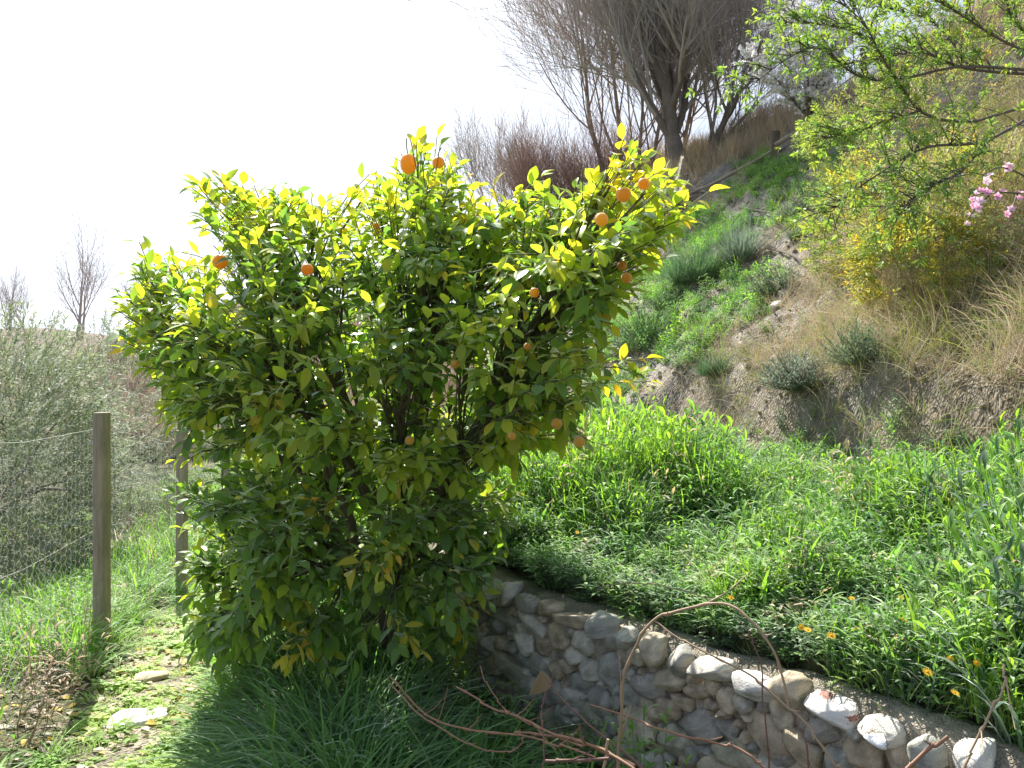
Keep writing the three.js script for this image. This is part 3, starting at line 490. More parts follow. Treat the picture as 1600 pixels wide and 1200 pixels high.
  for (const t of tips) {
    if (t.dead) continue;
    const P = t.path, end = P[5], dir = end.clone().sub(P[3]).normalize(), n = t.shoot ? 6 + Math.floor(r() * 4) : 7 + Math.floor(r() * 5), tone = r(), a0 = r() * 6.28;
    const side = new V3(0, 1, 0).cross(dir); if (side.lengthSq() < 1e-3) side.set(1, 0, 0); side.normalize(); const up = dir.clone().cross(side);
    for (let k = 0; k < n; k++) {
      const f = k / (n - 1), len = end.distanceTo(P[2]), ff = 1 - (1 - f) * Math.min(1, 0.2 / Math.max(0.05, len)) - 0.02, gi = 2 + ff * 3, g0 = Math.min(4, Math.floor(gi)), o = P[g0].clone().lerp(P[g0 + 1], gi - g0), a = a0 + k * 2.4, sp = lerp(1.15, 0.45, f * f) + (r() - 0.5) * 0.5;
      const d = dir.clone().multiplyScalar(Math.cos(sp)).addScaledVector(side, Math.sin(sp) * Math.cos(a)).addScaledVector(up, Math.sin(sp) * Math.sin(a)); d.y -= 0.12 + 0.3 * (r() - 0.3); d.normalize();
      const nor = new V3((r() - 0.5) * 1.1, 1, (r() - 0.5) * 1.1 + 0.1), z = nor.addScaledVector(d, -nor.dot(d)).normalize(), x = new V3().crossVectors(d, z);
      const L = (0.05 + r() * 0.054) * (0.75 + 0.35 * Math.sin(Math.PI * (0.25 + f * 0.6)));
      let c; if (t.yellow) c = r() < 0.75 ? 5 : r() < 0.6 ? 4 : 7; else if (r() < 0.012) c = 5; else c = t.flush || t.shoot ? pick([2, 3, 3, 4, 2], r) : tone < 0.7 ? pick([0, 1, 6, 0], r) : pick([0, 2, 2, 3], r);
      leaves.push({ o, x, d, z, L, c, g: Math.floor(r() * 3), rank: L / -o.z - (wd(o.x, o.z) > 0 ? 1 : 0) });
    }
  }
  for (const [u, v, d, dia] of FRUIT) { const R = dia / FP * d / 2; for (let i = leaves.length - 1; i >= 0; i--) { const l = leaves[i], c = l.o.clone().addScaledVector(l.d, l.L * 0.5), q = proj(c); if (q.d < d + 0.01 && Math.hypot(q.u - u, q.v - v) < dia * 0.55 + 0.42 * l.L / q.d * FP && r() < 0.95) { leaves.splice(i, 1); continue; } const e = c.clone().sub(at(u, v, d)), along = e.dot(sunDir); if (along > 0 && along < 0.9 && e.addScaledVector(sunDir, -along).length() < R * 1.15 + 0.035 && r() < 0.85) leaves.splice(i, 1); } }
  leaves.sort((a, b) => b.rank - a.rank);
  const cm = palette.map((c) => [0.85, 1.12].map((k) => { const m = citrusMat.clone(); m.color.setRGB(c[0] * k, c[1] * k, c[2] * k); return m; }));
  const lists = [[], [], []];
  leaves.forEach((l, i) => {
    const M = M4(loc(l.o), l.x, l.d, l.z, l.L);
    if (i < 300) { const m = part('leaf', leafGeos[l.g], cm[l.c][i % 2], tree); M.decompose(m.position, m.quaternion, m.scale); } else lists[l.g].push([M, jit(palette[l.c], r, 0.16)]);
  });
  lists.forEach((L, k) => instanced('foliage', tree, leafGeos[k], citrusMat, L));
  part('twigs', twig.geo(), std(0.14, 0.15, 0.07, 0.8), tree, 'stuff');
  console.log('citrus leaves', leaves.length, 'tips', tips.length);
  // fruit
  const fruit = new THREE.SphereGeometry(1, 24, 16); { const p = fruit.attributes.position; for (let i = 0; i < p.count; i++) { const y = p.getY(i), k = 1 + 0.025 * noise3(p.getX(i) * 2, y * 2, p.getZ(i) * 2) - (y > 0.93 ? 0.06 * (y - 0.93) / 0.07 : 0); p.setXYZ(i, p.getX(i) * k, y * k * 0.96, p.getZ(i) * k); } fruit.computeVertexNormals(); }
  const peel = peelBump; peel.repeat.set(3, 2); const om = [[0.95, 0.5, 0.018], [0.94, 0.44, 0.015], [0.95, 0.57, 0.025]].map((c) => new THREE.MeshPhysicalMaterial({ color: new THREE.Color().setRGB(...c), roughness: 1, transmission: 0.5, thickness: 0, bumpMap: peel, bumpScale: 0.0015, clearcoat: 0.5, clearcoatRoughness: 0.3 }));
  const stalkGeo = new MB().tube([new V3(0, 0.9, 0), new V3(0.06, 1.5, -0.2), new V3(0.0, 2.2, -0.9)], () => 0.07, 5, false).geo(), stalkMat = std(0.16, 0.2, 0.07, 0.8);
  for (const [u, v, d, dia, sq] of FRUIT) {
    const p = at(u, v, d), R = dia / FP * d / 2, m = part('orange', fruit, om[(u + v) % 3], tree); m.position.copy(loc(p)); m.scale.set(R, R * sq, R); m.rotation.set(r() - 0.5, r() * 6, r() - 0.5);
    m.userData.label = sq > 1.1 ? 'large lumpy orange at the top of the crown' : 'ripe orange among the leaves';
    part('fruit_stalk', stalkGeo, stalkMat, m);
  }
}

// ---------------------------------------------------------------- wire fence beside the path
{
  const fence = thing('wire_fence', 'chicken wire fence on weathered wooden posts beside the dirt path', 'fence', new V3(-2.5, 0, -5.02)), o = fence.position, r = rng(41);
  const fx = (z) => -1.647 + 0.17 * z, gy = (z) => lower(fx(z), z);
  for (const [z, w] of [[-2.9, 0.048], [-5.02, 0.05], [-7.13, 0.05], [-9.24, 0.046], [-11.4, 0.046]]) {
    const x = fx(z), y = gy(z), m = new MB(), pts = [], lx = (r() - 0.5) * 0.03; for (let k = 0; k <= 8; k++) pts.push(new V3(x - o.x + lx * k / 8, y - 0.15 + 1.58 * k / 8, z - o.z));
    m.tube(pts, (f) => w * (1.04 - 0.06 * f + 0.02 * Math.sin(f * 9 + z)), 12); part('post', m.geo(), woodPost, fence);
  }
  const net = new MB(), cell = 0.05, L = 8.3, z0 = -3.0, nn = Math.round(L / (cell * 1.5)), rows = 26;
  const P = (l, h) => { const z = z0 - l * 0.986, sag = 0.012 * noise2(l * 2, h * 3); return new V3(fx(z) - 0.055 + sag - o.x, gy(z) + 0.03 + h + 0.02 * noise2(l * 0.9, 2), z - o.z); };
  for (let i = 0; i < nn; i++) for (let j = 0; j < rows; j++) {
    const l = i * cell * 1.5, h = (j + (i % 2) * 0.5) * cell, a = P(l, h), b = P(l + cell * 0.5, h), c = P(l + cell, h + cell * 0.5), d = P(l + cell, h - cell * 0.5);
    void a; net.tube([a, b], () => 0.0013, 3, false); net.tube([b, c.clone().lerp(P(l + cell * 1.0, h + cell * 0.5), 0)], () => 0.0012, 3, false); net.tube([b, d], () => 0.0012, 3, false);
  }
  part('wire_mesh', net.geo(), wireMat, fence, 'stuff');
  for (const h of [0.06, 0.68, 1.3]) { const pts = []; for (let k = 0; k <= 24; k++) { const p = P(k / 24 * L, h), z = p.z + o.z; pts.push(new V3(fx(z) - 0.055 - o.x, lower(fx(z), z) + 0.03 + h, p.z)); } part('tension_wire', new MB().tube(pts, () => 0.001, 4, false).geo(), wireMat, fence); }
}
// flat stones in the path
for (const [u, v, w, h, label] of [[213, 1128, 0.13, 0.1, 'pale flat stepping stone half sunk in the dirt path'], [235, 1062, 0.09, 0.06, 'small tan flat stone further up the dirt path']]) {
  const p = hit(u, v); const s = thing('stepping_stone', label, 'stone', p.clone().setY(H(p.x, p.z)), 'stepping stones in the path'); const m = part('slab', stoneGeos[3], u < 230 ? whiteStone : stoneMats[6], s); m.scale.set(w, 0.025, h); m.rotation.y = 0.5; m.position.y = 0.008;
}

// ---------------------------------------------------------------- pole rail along the hilltop
{
  const p1 = hit(1210, 242), p2 = hit(1060, 328), p3 = hit(1352, 176), p0 = hit(975, 372);
  const f = thing('pole_rail', 'rough pole rail on short log posts along the top of the slope', 'fence', p1.clone()), o = p1;
  const post = (p, h, w, lx) => { const pts = []; for (let k = 0; k <= 5; k++) pts.push(p.clone().sub(o).add(new V3(lx * k / 5, -0.2 + (h + 0.2) * k / 5, 0))); part('post', new MB().tube(pts, (q) => w * (1 + 0.08 * Math.sin(q * 7)), 9).geo(), barkDark, f); };
  post(p1, 0.44, 0.085, 0.02); post(p2, 0.46, 0.06, -0.03); post(p3, 1.15, 0.06, -0.03); post(p0, 0.4, 0.06, 0);
  const rail = (a, ha, b, hb, w, sagg = 0.03) => { const A = a.clone().sub(o).add(new V3(0, ha, 0.06)), B = b.clone().sub(o).add(new V3(0, hb, 0.06)), pts = []; for (let k = 0; k <= 10; k++) { const q = k / 10; pts.push(A.clone().lerp(B, q).add(new V3(0.02 * noise2(k * 0.9, w * 99), -sagg * Math.sin(Math.PI * q) + 0.03 * noise2(k * 0.7, w * 55), 0))); } part('rail', new MB().tube(pts, (q) => w * (1.15 - 0.3 * q), 7).geo(), woodPost, f); };
  rail(p0, 0.2, p2, 0.26, 0.035); rail(p2, 0.24, p1, 0.1, 0.035, 0.05); rail(p1, 0.16, p3, 0.45, 0.045); const m = hit(1287, 232); rail(m, 0.04, p3, 0.1, 0.045, 0.0);
}

// ---------------------------------------------------------------- bare winter trees
function bareTree(name, label, base, opt, group) {
  const r = rng(opt.seed), t = thing(name, label, 'tree', base, group), fine = new MB(); let n = 0;
  const grow = (p, dir, len, rad, lv, mb) => {
    const seg = lv === 0 ? 7 : lv < 3 ? 5 : 3, pts = [p.clone()], d = dir.clone(), dirs = [d.clone()];
    for (let k = 0; k < seg; k++) { d.add(new V3((r() - 0.5), (r() - 0.5) * 0.6, (r() - 0.5)).multiplyScalar(opt.wob ?? 0.25)); d.y += (opt.up ?? 0.08) * (lv ? 1 : 0.3); d.normalize(); pts.push(pts[k].clone().addScaledVector(d, len / seg)); dirs.push(d.clone()); }
    const sides = lv === 0 ? 10 : lv === 1 ? 7 : lv === 2 ? 5 : 3, tip = lv >= opt.levels ? 0.35 : 0.55;
    const target = lv <= 1 ? new MB() : fine; target.tube(pts, (f) => rad * lerp(1, tip, f) * (lv === 0 ? 1 + 0.5 * Math.pow(1 - f, 6) : 1), sides, lv < 2); n++;
    if (lv <= 1) part(lv === 0 ? 'trunk' : 'limb', target.geo(), opt.bark, t);
    if (lv >= opt.levels) return;
    const kids = opt.kids[lv];
    for (let k = 0; k < kids; k++) {
      const f = k === kids - 1 ? 1 : lerp(opt.from[lv], 1, (k + r() * 0.8) / kids), i = Math.min(seg - 1, Math.floor(f * seg)), o = pts[i].clone().lerp(pts[i + 1], Math.min(1, f * seg - i)), dd = dirs[i + 1];
      const ang = (k === kids - 1 ? 0.18 : lerp(opt.ang[0], opt.ang[1], r())), az = k * 2.4 + r() * 1.2, s = new V3(0.3, 0.1, 1).cross(dd).normalize(), u = dd.clone().cross(s);
      const nd = dd.clone().multiplyScalar(Math.cos(ang)).addScaledVector(s, Math.sin(ang) * Math.cos(az)).addScaledVector(u, Math.sin(ang) * Math.sin(az)); if (lv > 0 && nd.y < -0.2) nd.y *= 0.3;
      grow(o, nd.normalize(), len * (opt.len ?? 0.66) * (0.75 + r() * 0.5), Math.max(opt.minR, rad * lerp(opt.thin ?? 0.5, 0.42, r()) * (1 - 0.25 * f)), lv + 1);
    }
  };
  for (const [dx, dz, lx, lz, h, rad] of opt.stems) grow(new V3(dx, -0.5, dz), new V3(lx, 1, lz).normalize(), h, rad, 0);
  part('twigs', fine.geo(), opt.twig ?? opt.bark, t, 'stuff'); return t;
}
const greyBark = std(0.3, 0.26, 0.225, 0.95, { map: barkMap, bumpMap: barkBump, bumpScale: 0.02 });
{
  const A = hit(1068, 262) ?? at(1068, 262, 24), k = -A.z;
  bareTree('bare_tree', 'tall leafless tree with thick forked trunk on the hilltop beyond the rail', A, { seed: 51, levels: 5, kids: [8, 5, 5, 4, 4], from: [0.3, 0.25, 0.2, 0.2, 0.2], ang: [0.3, 0.75], minR: 0.006, stems: [[0, 0, -0.05, 0, 3.6 * k / 24, 0.23], [0.15, 0, 0.45, 0.1, 3.0 * k / 24, 0.11]], bark: greyBark, twig: twigGrey, len: 0.74, thin: 0.6, up: 0.1 }, 'bare trees on the hilltop');
  const B = at(1005, 275, k + 3), st2 = [];
  const r = rng(52); for (let i = 0; i < 6; i++) st2.push([-0.9 + i * 0.36, (r() - 0.5) * 0.8, -0.2 + i * 0.07 + (r() - 0.5) * 0.08, (r() - 0.5) * 0.3, 3.6 + r() * 1.2, 0.055 + r() * 0.025]);
  bareTree('bare_tree', 'leafless many-stemmed tree fanning wide against the sky', B, { seed: 53, levels: 5, kids: [8, 5, 5, 4, 3], from: [0.14, 0.2, 0.2, 0.2, 0.2], ang: [0.3, 0.85], minR: 0.006, stems: st2, bark: std(0.27, 0.225, 0.195, 0.95), twig: twigBrown, len: 0.72, thin: 0.5, up: 0.12 }, 'bare trees on the hilltop');
  const C = at(925, 345, k + 4), st3 = []; for (let i = 0; i < 16; i++) st3.push([-1.6 + i * 0.21, (r() - 0.5) * 1.6, (i - 8) * 0.05 + (r() - 0.5) * 0.3, (r() - 0.5) * 0.5, 1.3 + r() * 0.5, 0.035]);
  bareTree('bare_shrub', 'dense reddish brown leafless thicket below the bare trees', C, { seed: 54, levels: 3, kids: [8, 7, 7], from: [0.15, 0.1, 0.1], ang: [0.3, 0.8], minR: 0.006, stems: st3, bark: std(0.33, 0.23, 0.2, 0.95), twig: std(0.33, 0.23, 0.2, 0.95), len: 0.7, thin: 0.45, up: 0.1 }).userData.category = 'shrub';
  const E = at(812, 345, k + 8), st4 = []; for (let i = 0; i < 5; i++) st4.push([-0.9 + i * 0.45, (r() - 0.5), (i - 2) * 0.14, (r() - 0.5) * 0.3, 1.4 + r() * 0.5, 0.04]);
  bareTree('bare_tree', 'small pale leafless tree showing just over the citrus crown', E, { seed: 55, levels: 4, kids: [6, 5, 5, 4], from: [0.3, 0.2, 0.2, 0.2], ang: [0.3, 0.7], minR: 0.007, stems: st4, bark: twigGrey, len: 0.68, thin: 0.5, up: 0.1 }, 'bare trees on the hilltop');
  // far trees beyond the olives
  const far = (u, v, d, seed, h, label, rad = 0.13, stems) => bareTree('distant_tree', label, at(u, v, d), { seed, levels: 4, kids: [5, 4, 4, 3], from: [0.25, 0.25, 0.2, 0.2], ang: [0.25, 0.65], minR: 0.012, stems: stems ?? [[0, 0, -0.05, 0, h, rad]], bark: twigGrey, len: 0.68, thin: 0.55, up: 0.1 }, 'far bare trees');
  far(124, 522, 62, 61, 3.0, 'lone leafless tree standing on the skyline behind the olive trees', 0.15, [[0, 0, -0.02, 0, 4.0, 0.13], [0.1, 0, 0.4, 0, 3.4, 0.1]]);
  far(15, 515, 70, 62, 2.6, 'thin leafless tree at the edge of the picture above the olives');
  far(40, 520, 74, 63, 2.3, 'slender leafless sapling beside the thin tree above the olives', 0.09);
  far(218, 500, 60, 64, 1.9, 'small leafless tree on the far brown hillside');
  far(250, 500, 66, 65, 1.8, 'faint leafless tree half hidden by the citrus leaves', 0.1);
}
{ // brown scrub on the far hillside and dark distant evergreens
  const r = rng(70), brush = [], bg = [0, 1].map((k) => { const m = new MB(true), q = rng(700 + k); for (let i = 0; i < 60; i++) { const a = q() * 6.28, b = 0.8 + q() * 0.4; m.col = [b, b, b]; m.blade(Math.cos(a) * 0.15 * q(), 0, Math.sin(a) * 0.15 * q(), a, 0.9 + q() * 0.6, 0.03, 0.1 + q() * 0.7, 0.5, 3); } return m.geo(); });
  for (let k = 0; k < 40000 && brush.length < 3800; k++) { const x = -52 + r() * 50, z = -72 + r() * 48, p = onGround(x, z); if (wd(x, z) > -0.5 && r() < 0.7) continue; if (z > -27 || !inFrame(p, 20)) continue; brush.push([spin(p, r() * 6.28, 0.8 + r() * 0.7, 0.7 + r() * 0.7), jit(mixc([0.3, 0.21, 0.17], [0.36, 0.3, 0.22], r()), r), r() < 0.5 ? 0 : 1]); }
  scatter('hillside_scrub', 'brown winter scrub covering the far hillside', 'scrub', bg, strawMat, brush, 'scrub');
}
function leafCloud(seed, n, c, radii, leafL, leafW, cols, mat, parent, sprig, gap = -0.2, tilt = 0.5, frq = 1.6) { // sprigs of leaves through an ellipsoid
  const r = rng(seed), list = [];
  for (let k = 0; k < n * 4 && list.length < n; k++) {
    const a = r() * 6.28, y = r() * 2 - 1, q = Math.cbrt(0.25 + 0.75 * r()) * (0.85 + 0.25 * noise3(Math.cos(a) * 1.7 + seed, y * 1.7, Math.sin(a) * 1.7)), h = Math.sqrt(1 - y * y), p = new V3(c.x + radii.x * q * h * Math.cos(a), c.y + radii.y * q * y, c.z + radii.z * q * h * Math.sin(a));
    if (noise3(p.x * frq + seed, p.y * frq, p.z * frq) < gap) continue;
    const d = new V3(h * Math.cos(a), y * 0.6 + tilt, h * Math.sin(a)).add(new V3(r() - 0.5, r() - 0.5, r() - 0.5)).normalize(), z = new V3(r() - 0.5, 1, r() - 0.5); z.addScaledVector(d, -z.dot(d)).normalize();
    list.push([M4(p, new V3().crossVectors(d, z), d, z, 0.7 + r() * 0.6), jit(pick(cols, r), r, 0.2)]);
  }
  return instanced('foliage', parent, sprig, mat, list);
}
function sprigGeo(seed, n, L, leafL, leafW, fold = 0.2, curl = 0.2, spread = 0.7) { const r = rng(seed), m = new MB(true); m.col = [0.6, 0.55, 0.5]; m.tube([new V3(0, 0, 0), new V3(0.01, L * 0.5, 0), new V3(0, L, 0.01)], () => 0.0013, 3, false); for (let k = 0; k < n; k++) { const f = (k + 0.5) / n, a = k * 2.4 + r(), e = spread * (1.1 - 0.5 * f) + (r() - 0.5) * 0.3, b = 0.8 + r() * 0.4; m.col = [b, b, b]; m.leaf(new V3(0, L * f, 0), new V3(Math.sin(e) * Math.cos(a), Math.cos(e), Math.sin(e) * Math.sin(a)), new V3(r() - 0.5, r() * 0.5, 1 - r() * 0.6), leafL * (0.7 + r() * 0.5), leafW, fold, curl, 3); } return m.geo(); }
// ---------------------------------------------------------------- olive trees beyond the fence
oliveMat.vertexColors = true;
const oliveSprig = sprigGeo(401, 16, 0.26, 0.06, 0.013);
[[-5.6, -8.6, 1.6, 1.7, 1.1, 'silvery olive tree close behind the wire fence', 3000], [-7.7, -10.6, 1.9, 1.6, 1.3, 'olive tree at the picture edge beyond the first olive', 2600], [-6.6, -13.5, 1.8, 1.7, 1.25, 'olive tree standing behind the two nearer olives', 2400]].forEach(([x, z, rx, ry, cy, label, n], k) => {
  const g = onGround(x, z), t = thing('olive_tree', label, 'tree', g, 'olive trees beyond the fence'), r = rng(410 + k), c = new V3(0, cy + 0.55, 0);
  part('trunk', new MB().tube(smooth([new V3(0, -0.2, 0), new V3(0.06, 0.4, 0.03), new V3(-0.04, 0.9, 0)], 8), (f) => 0.1 - 0.03 * f, 9).geo(), barkGrey, t);
  for (let i = 0; i < 9; i++) { const a = i * 0.7 + r() * 0.4, e = new V3(Math.cos(a) * rx * 0.75, cy + ry * (0.1 + r() * 0.6), Math.sin(a) * rx * 0.75); part('limb', new MB().tube(pathOf(new V3(-0.04, 0.7 + r() * 0.2, 0), e, new V3(Math.cos(a) * 0.5, 1, Math.sin(a) * 0.5).normalize(), 0.5, 6, 0.05, r), (f) => lerp(0.035, 0.008, f), 6).geo(), barkGrey, t); }
  leafCloud(420 + k, n, c, new V3(rx, ry, rx), 0, 0, [[0.32, 0.36, 0.22], [0.26, 0.31, 0.17], [0.4, 0.43, 0.32], [0.2, 0.26, 0.12]], oliveMat, t, oliveSprig, -0.35, 0.35);
});
{ // brown dead bush by the fence further on
  const p = onGround(-4.6, -11.0), C = bareTree('dead_bush', 'rounded brown dead bush behind the wire mesh', p, { seed: 430, levels: 3, kids: [7, 7, 6], from: [0.1, 0.1, 0.1], ang: [0.3, 0.9], minR: 0.003, stems: [[0, 0, 0.2, 0, 0.6, 0.02], [0.2, 0.1, 0.5, 0.2, 0.6, 0.02], [-0.2, 0, -0.5, 0, 0.6, 0.02], [0, 0.2, 0, 0.5, 0.6, 0.02], [0.1, 0.1, 0.1, -0.4, 0.6, 0.02]], bark: std(0.34, 0.24, 0.16, 0.95), len: 0.62, up: 0.05 });
  C.userData.category = 'bush';
}
// dead weeds in the lower corner
{
  const r = rng(440); const geo = weed(441, 6, 0.5, 0.05, 0.008, 9), m = leafMat(0.45, 0.32, 0.22, 0.25, 0.1, 0.6); m.vertexColors = true;
  [[20, 1130], [52, 1090], [85, 1060], [12, 1060], [70, 1120], [30, 1170], [100, 1085], [30, 900], [75, 920]].forEach(([u, v], k) => { const p = hit(u, v); if (!p) return; const o = new THREE.Mesh(geo, m); o.name = numbered('dead_weed'); o.position.copy(p); o.rotation.y = r() * 6; o.scale.setScalar(0.8 + r() * 0.5); shade(o); tag(o, 'brown dead weed stalks standing by the wire fence', 'weed', 'dead weeds by the fence'); scene.add(o); });
}

// ---------------------------------------------------------------- plants on the slope
{
  const r = rng(80), spikes = [0, 1, 2].map((k) => { const m = new MB(true), q = rng(801 + k); for (let i = 0; i < 260; i++) { const a = q() * 6.283, e = Math.acos(1 - q() * 0.85), b = 0.75 + q() * 0.5; m.col = [b, b, b * (0.9 + q() * 0.2)]; m.blade(Math.cos(a) * 0.1 * Math.sqrt(q()), 0, Math.sin(a) * 0.1 * Math.sqrt(q()), a, 0.55 + q() * 0.5, 0.018, e * 0.9, 0.25 * (q() - 0.3), 3); } return m.geo(); });
  const woolly = [0, 1].map((k) => { const m = new MB(true), q = rng(811 + k); for (let i = 0; i < 70; i++) { const a = q() * 6.283, e = Math.acos(1 - q() * 0.9), L = 0.6 + q() * 0.4, d = new V3(Math.sin(e) * Math.cos(a), Math.cos(e), Math.sin(e) * Math.sin(a)); m.col = [0.7, 0.65, 0.55]; m.tube([new V3(0, 0, 0), d.clone().multiplyScalar(L)], () => 0.006, 3, false); for (let j = 0; j < 9; j++) { const o = d.clone().multiplyScalar(L * (0.35 + 0.65 * j / 9)), aa = j * 2.4 + q(), dd = d.clone().add(new V3(Math.cos(aa), q() - 0.2, Math.sin(aa)).multiplyScalar(0.9)).normalize(), b = 0.75 + q() * 0.5; m.col = [b, b, b]; m.leaf(o, dd, new V3(q() - 0.5, 1, q() - 0.5), 0.13, 0.03, 0.2, 0.1, 2); } } return m.geo(); });
  const G = 'low shrubs dotted over the slope', grey = [0.25, 0.3, 0.22], bluish = [0.2, 0.27, 0.19], greenish = [0.13, 0.25, 0.075], deep = [0.11, 0.2, 0.085];
  [[1150, 412, 96, 0.95, 's', bluish, 'large spiky blue-green shrub in the middle of the slope'], [1088, 440, 92, 0.9, 's', deep, 'dark green shrub touching the large spiky shrub on its downhill side'], [1248, 338, 52, 0.9, 'w', grey, 'small woolly grey shrub high on the slope'], [1283, 362, 50, 0.8, 'w', grey, 'pale woolly shrub just below the high grey shrub'], [1250, 372, 36, 0.8, 's', deep, 'little dark tuft at the foot of the high grey shrub'], [1210, 458, 76, 0.7, 'w', [0.17, 0.22, 0.13], 'olive-grey shrub above the white stone'], [1005, 548, 110, 0.85, 'w', greenish, 'broad green shrub beside the citrus branches'], [1112, 584, 56, 0.85, 's', deep, 'small dark spiky shrub above the crumbling bank'], [1258, 606, 96, 0.9, 'w', grey, 'silver-grey shrub growing on the edge of the bank'], [1356, 566, 84, 1.0, 'w', [0.22, 0.28, 0.16], 'grey-green shrub beside the hanging dry grass'], [1000, 706, 54, 0.9, 's', deep, 'dark grassy shrub at the foot of the bank'], [935, 660, 52, 0.9, 's', bluish, 'spiky tuft under the right-hand citrus branches'], [1170, 350, 40, 0.6, 'w', grey, 'tiny grey shrub uphill of the large spiky shrub'], [1340, 290, 44, 0.8, 's', [0.12, 0.2, 0.12], 'dim spiky shrub behind the leafy branches'], [1050, 480, 60, 0.6, 'w', greenish, 'sprawling green shrub below the dark green shrub']].forEach(([u, v, w, asp, kind, c, label], k) => {
    const p = hit(u, v); if (!p) return; const s = w / FP * -p.z / 2 * 1.5, t = thing(kind === 's' ? 'spiky_shrub' : 'woolly_shrub', label, 'shrub', p.clone().add(new V3(0, -0.03, 0)), G);
    for (let j = 0; j < 3; j++) { const mat = leafMat(...jit(c, r, 0.2), 0.35, 0.3, 0.45); mat.vertexColors = true; const m = part(kind === 's' ? 'spiky_foliage' : 'woolly_foliage', pick(kind === 's' ? spikes : woolly, r), mat, t, 'stuff'); m.scale.set(s * (0.8 + r() * 0.3), s * asp * (1.1 + r() * 0.3), s * (0.8 + r() * 0.3)); m.position.set((r() - 0.5) * s * 0.7, 0, (r() - 0.5) * s * 0.7); m.rotation.y = r() * 6; }
  });
  [[1215, 480, 24, 'long white stone lying on the slope below the grey shrubs'], [1160, 538, 14, 'small white stone lower on the bare slope'], [1216, 566, 22, 'white angular stone on the edge of the bank'], [1100, 300, 12, 'little pale stone near the pole rail'], [1235, 400, 10, 'pale pebble beside the large spiky shrub'], [1470, 842, 12, 'small pale stone among the terrace weeds'], [1590, 705, 34, 'dark grey rock half buried in dry grass']].forEach(([u, v, w, label], k) => {
    const p = hit(u, v); if (!p) return; const m = new THREE.Mesh(stoneGeos[(k * 3 + 1) % 14], k === 6 ? stoneMats[4] : whiteStone), s = w / FP * -p.z / 2; m.name = numbered('loose_stone'); m.position.copy(p).add(new V3(0, s * 0.15, 0)); m.scale.set(s * 1.1, s * 0.55, s * 0.7); m.rotation.set(0.2, 0.6 + k, 0.35); shade(m); tag(m, label, 'stone', 'loose stones'); scene.add(m);
  });
  // dead twigs lying on the slope
  [[[1155, 328], [1185, 333], [1222, 340], 'short dead stick lying below the green grass'], [[1070, 325], [1095, 328], [1118, 330], 'bent dead stick beside the rail post'], [[1200, 392], [1240, 405], [1275, 432], 'thin dead stick beside the olive-grey shrub']].forEach((e, k) => { const pts = e.slice(0, 3).map(([u, v]) => hit(u, v).add(new V3(0, 0.04, 0))), o = pts[0].clone(), m = new THREE.Mesh(new MB().tube(smooth(pts.map((p) => p.clone().sub(o)), 8), (f) => 0.02 - 0.01 * f, 5).geo(), barkDark); m.name = numbered('dead_stick'); m.position.copy(o); shade(m); tag(m, e[3], 'stick', 'dead sticks on the slope'); scene.add(m); });
  // pampas plumes
  const pp = at(1012, 330, 14.5), pg = thing('pampas_grass', 'pampas grass with white feathery plumes behind the top citrus branch', 'plant', onGround(pp.x, pp.z));
  for (const [u, v, u2, v2] of [[1052, 335, 1066, 250], [1052, 350, 1058, 285], [1046, 345, 1074, 288]]) {
    const a = pg.position.clone(), b = at(u, v - 20, 14.5), c = at(u2, v2, 14.5); part('stalk', new MB().tube(smooth([a, b, c].map((p) => p.clone().sub(a)), 8), () => 0.006, 4, false).geo(), canePale, pg);
    const m = new MB(true), q = rng(u); m.col = [1, 1, 1]; for (let i = 0; i < 260; i++) { const f = Math.pow(q(), 0.8), o = b.clone().lerp(c, 0.25 + 0.75 * f).sub(a); m.blade(o.x, o.y, o.z, q() * 6.28, 0.1 * (1.15 - f * 0.6) + 0.04, 0.008, 0.25, 0.7, 3); } const pm = leafMat(0.82, 0.78, 0.7, 0.5, 0, 0.5); pm.vertexColors = true; part('plume', m.geo(), pm, pg);
  }
  part('leaf_clump', tuft(851, 60, 1.0, 0.012, 0.15, 0.3, 1.6, 5), (() => { const m = leafMat(0.3, 0.32, 0.14, 0.4, 0.2); m.vertexColors = true; return m; })(), pg, 'stuff');
}

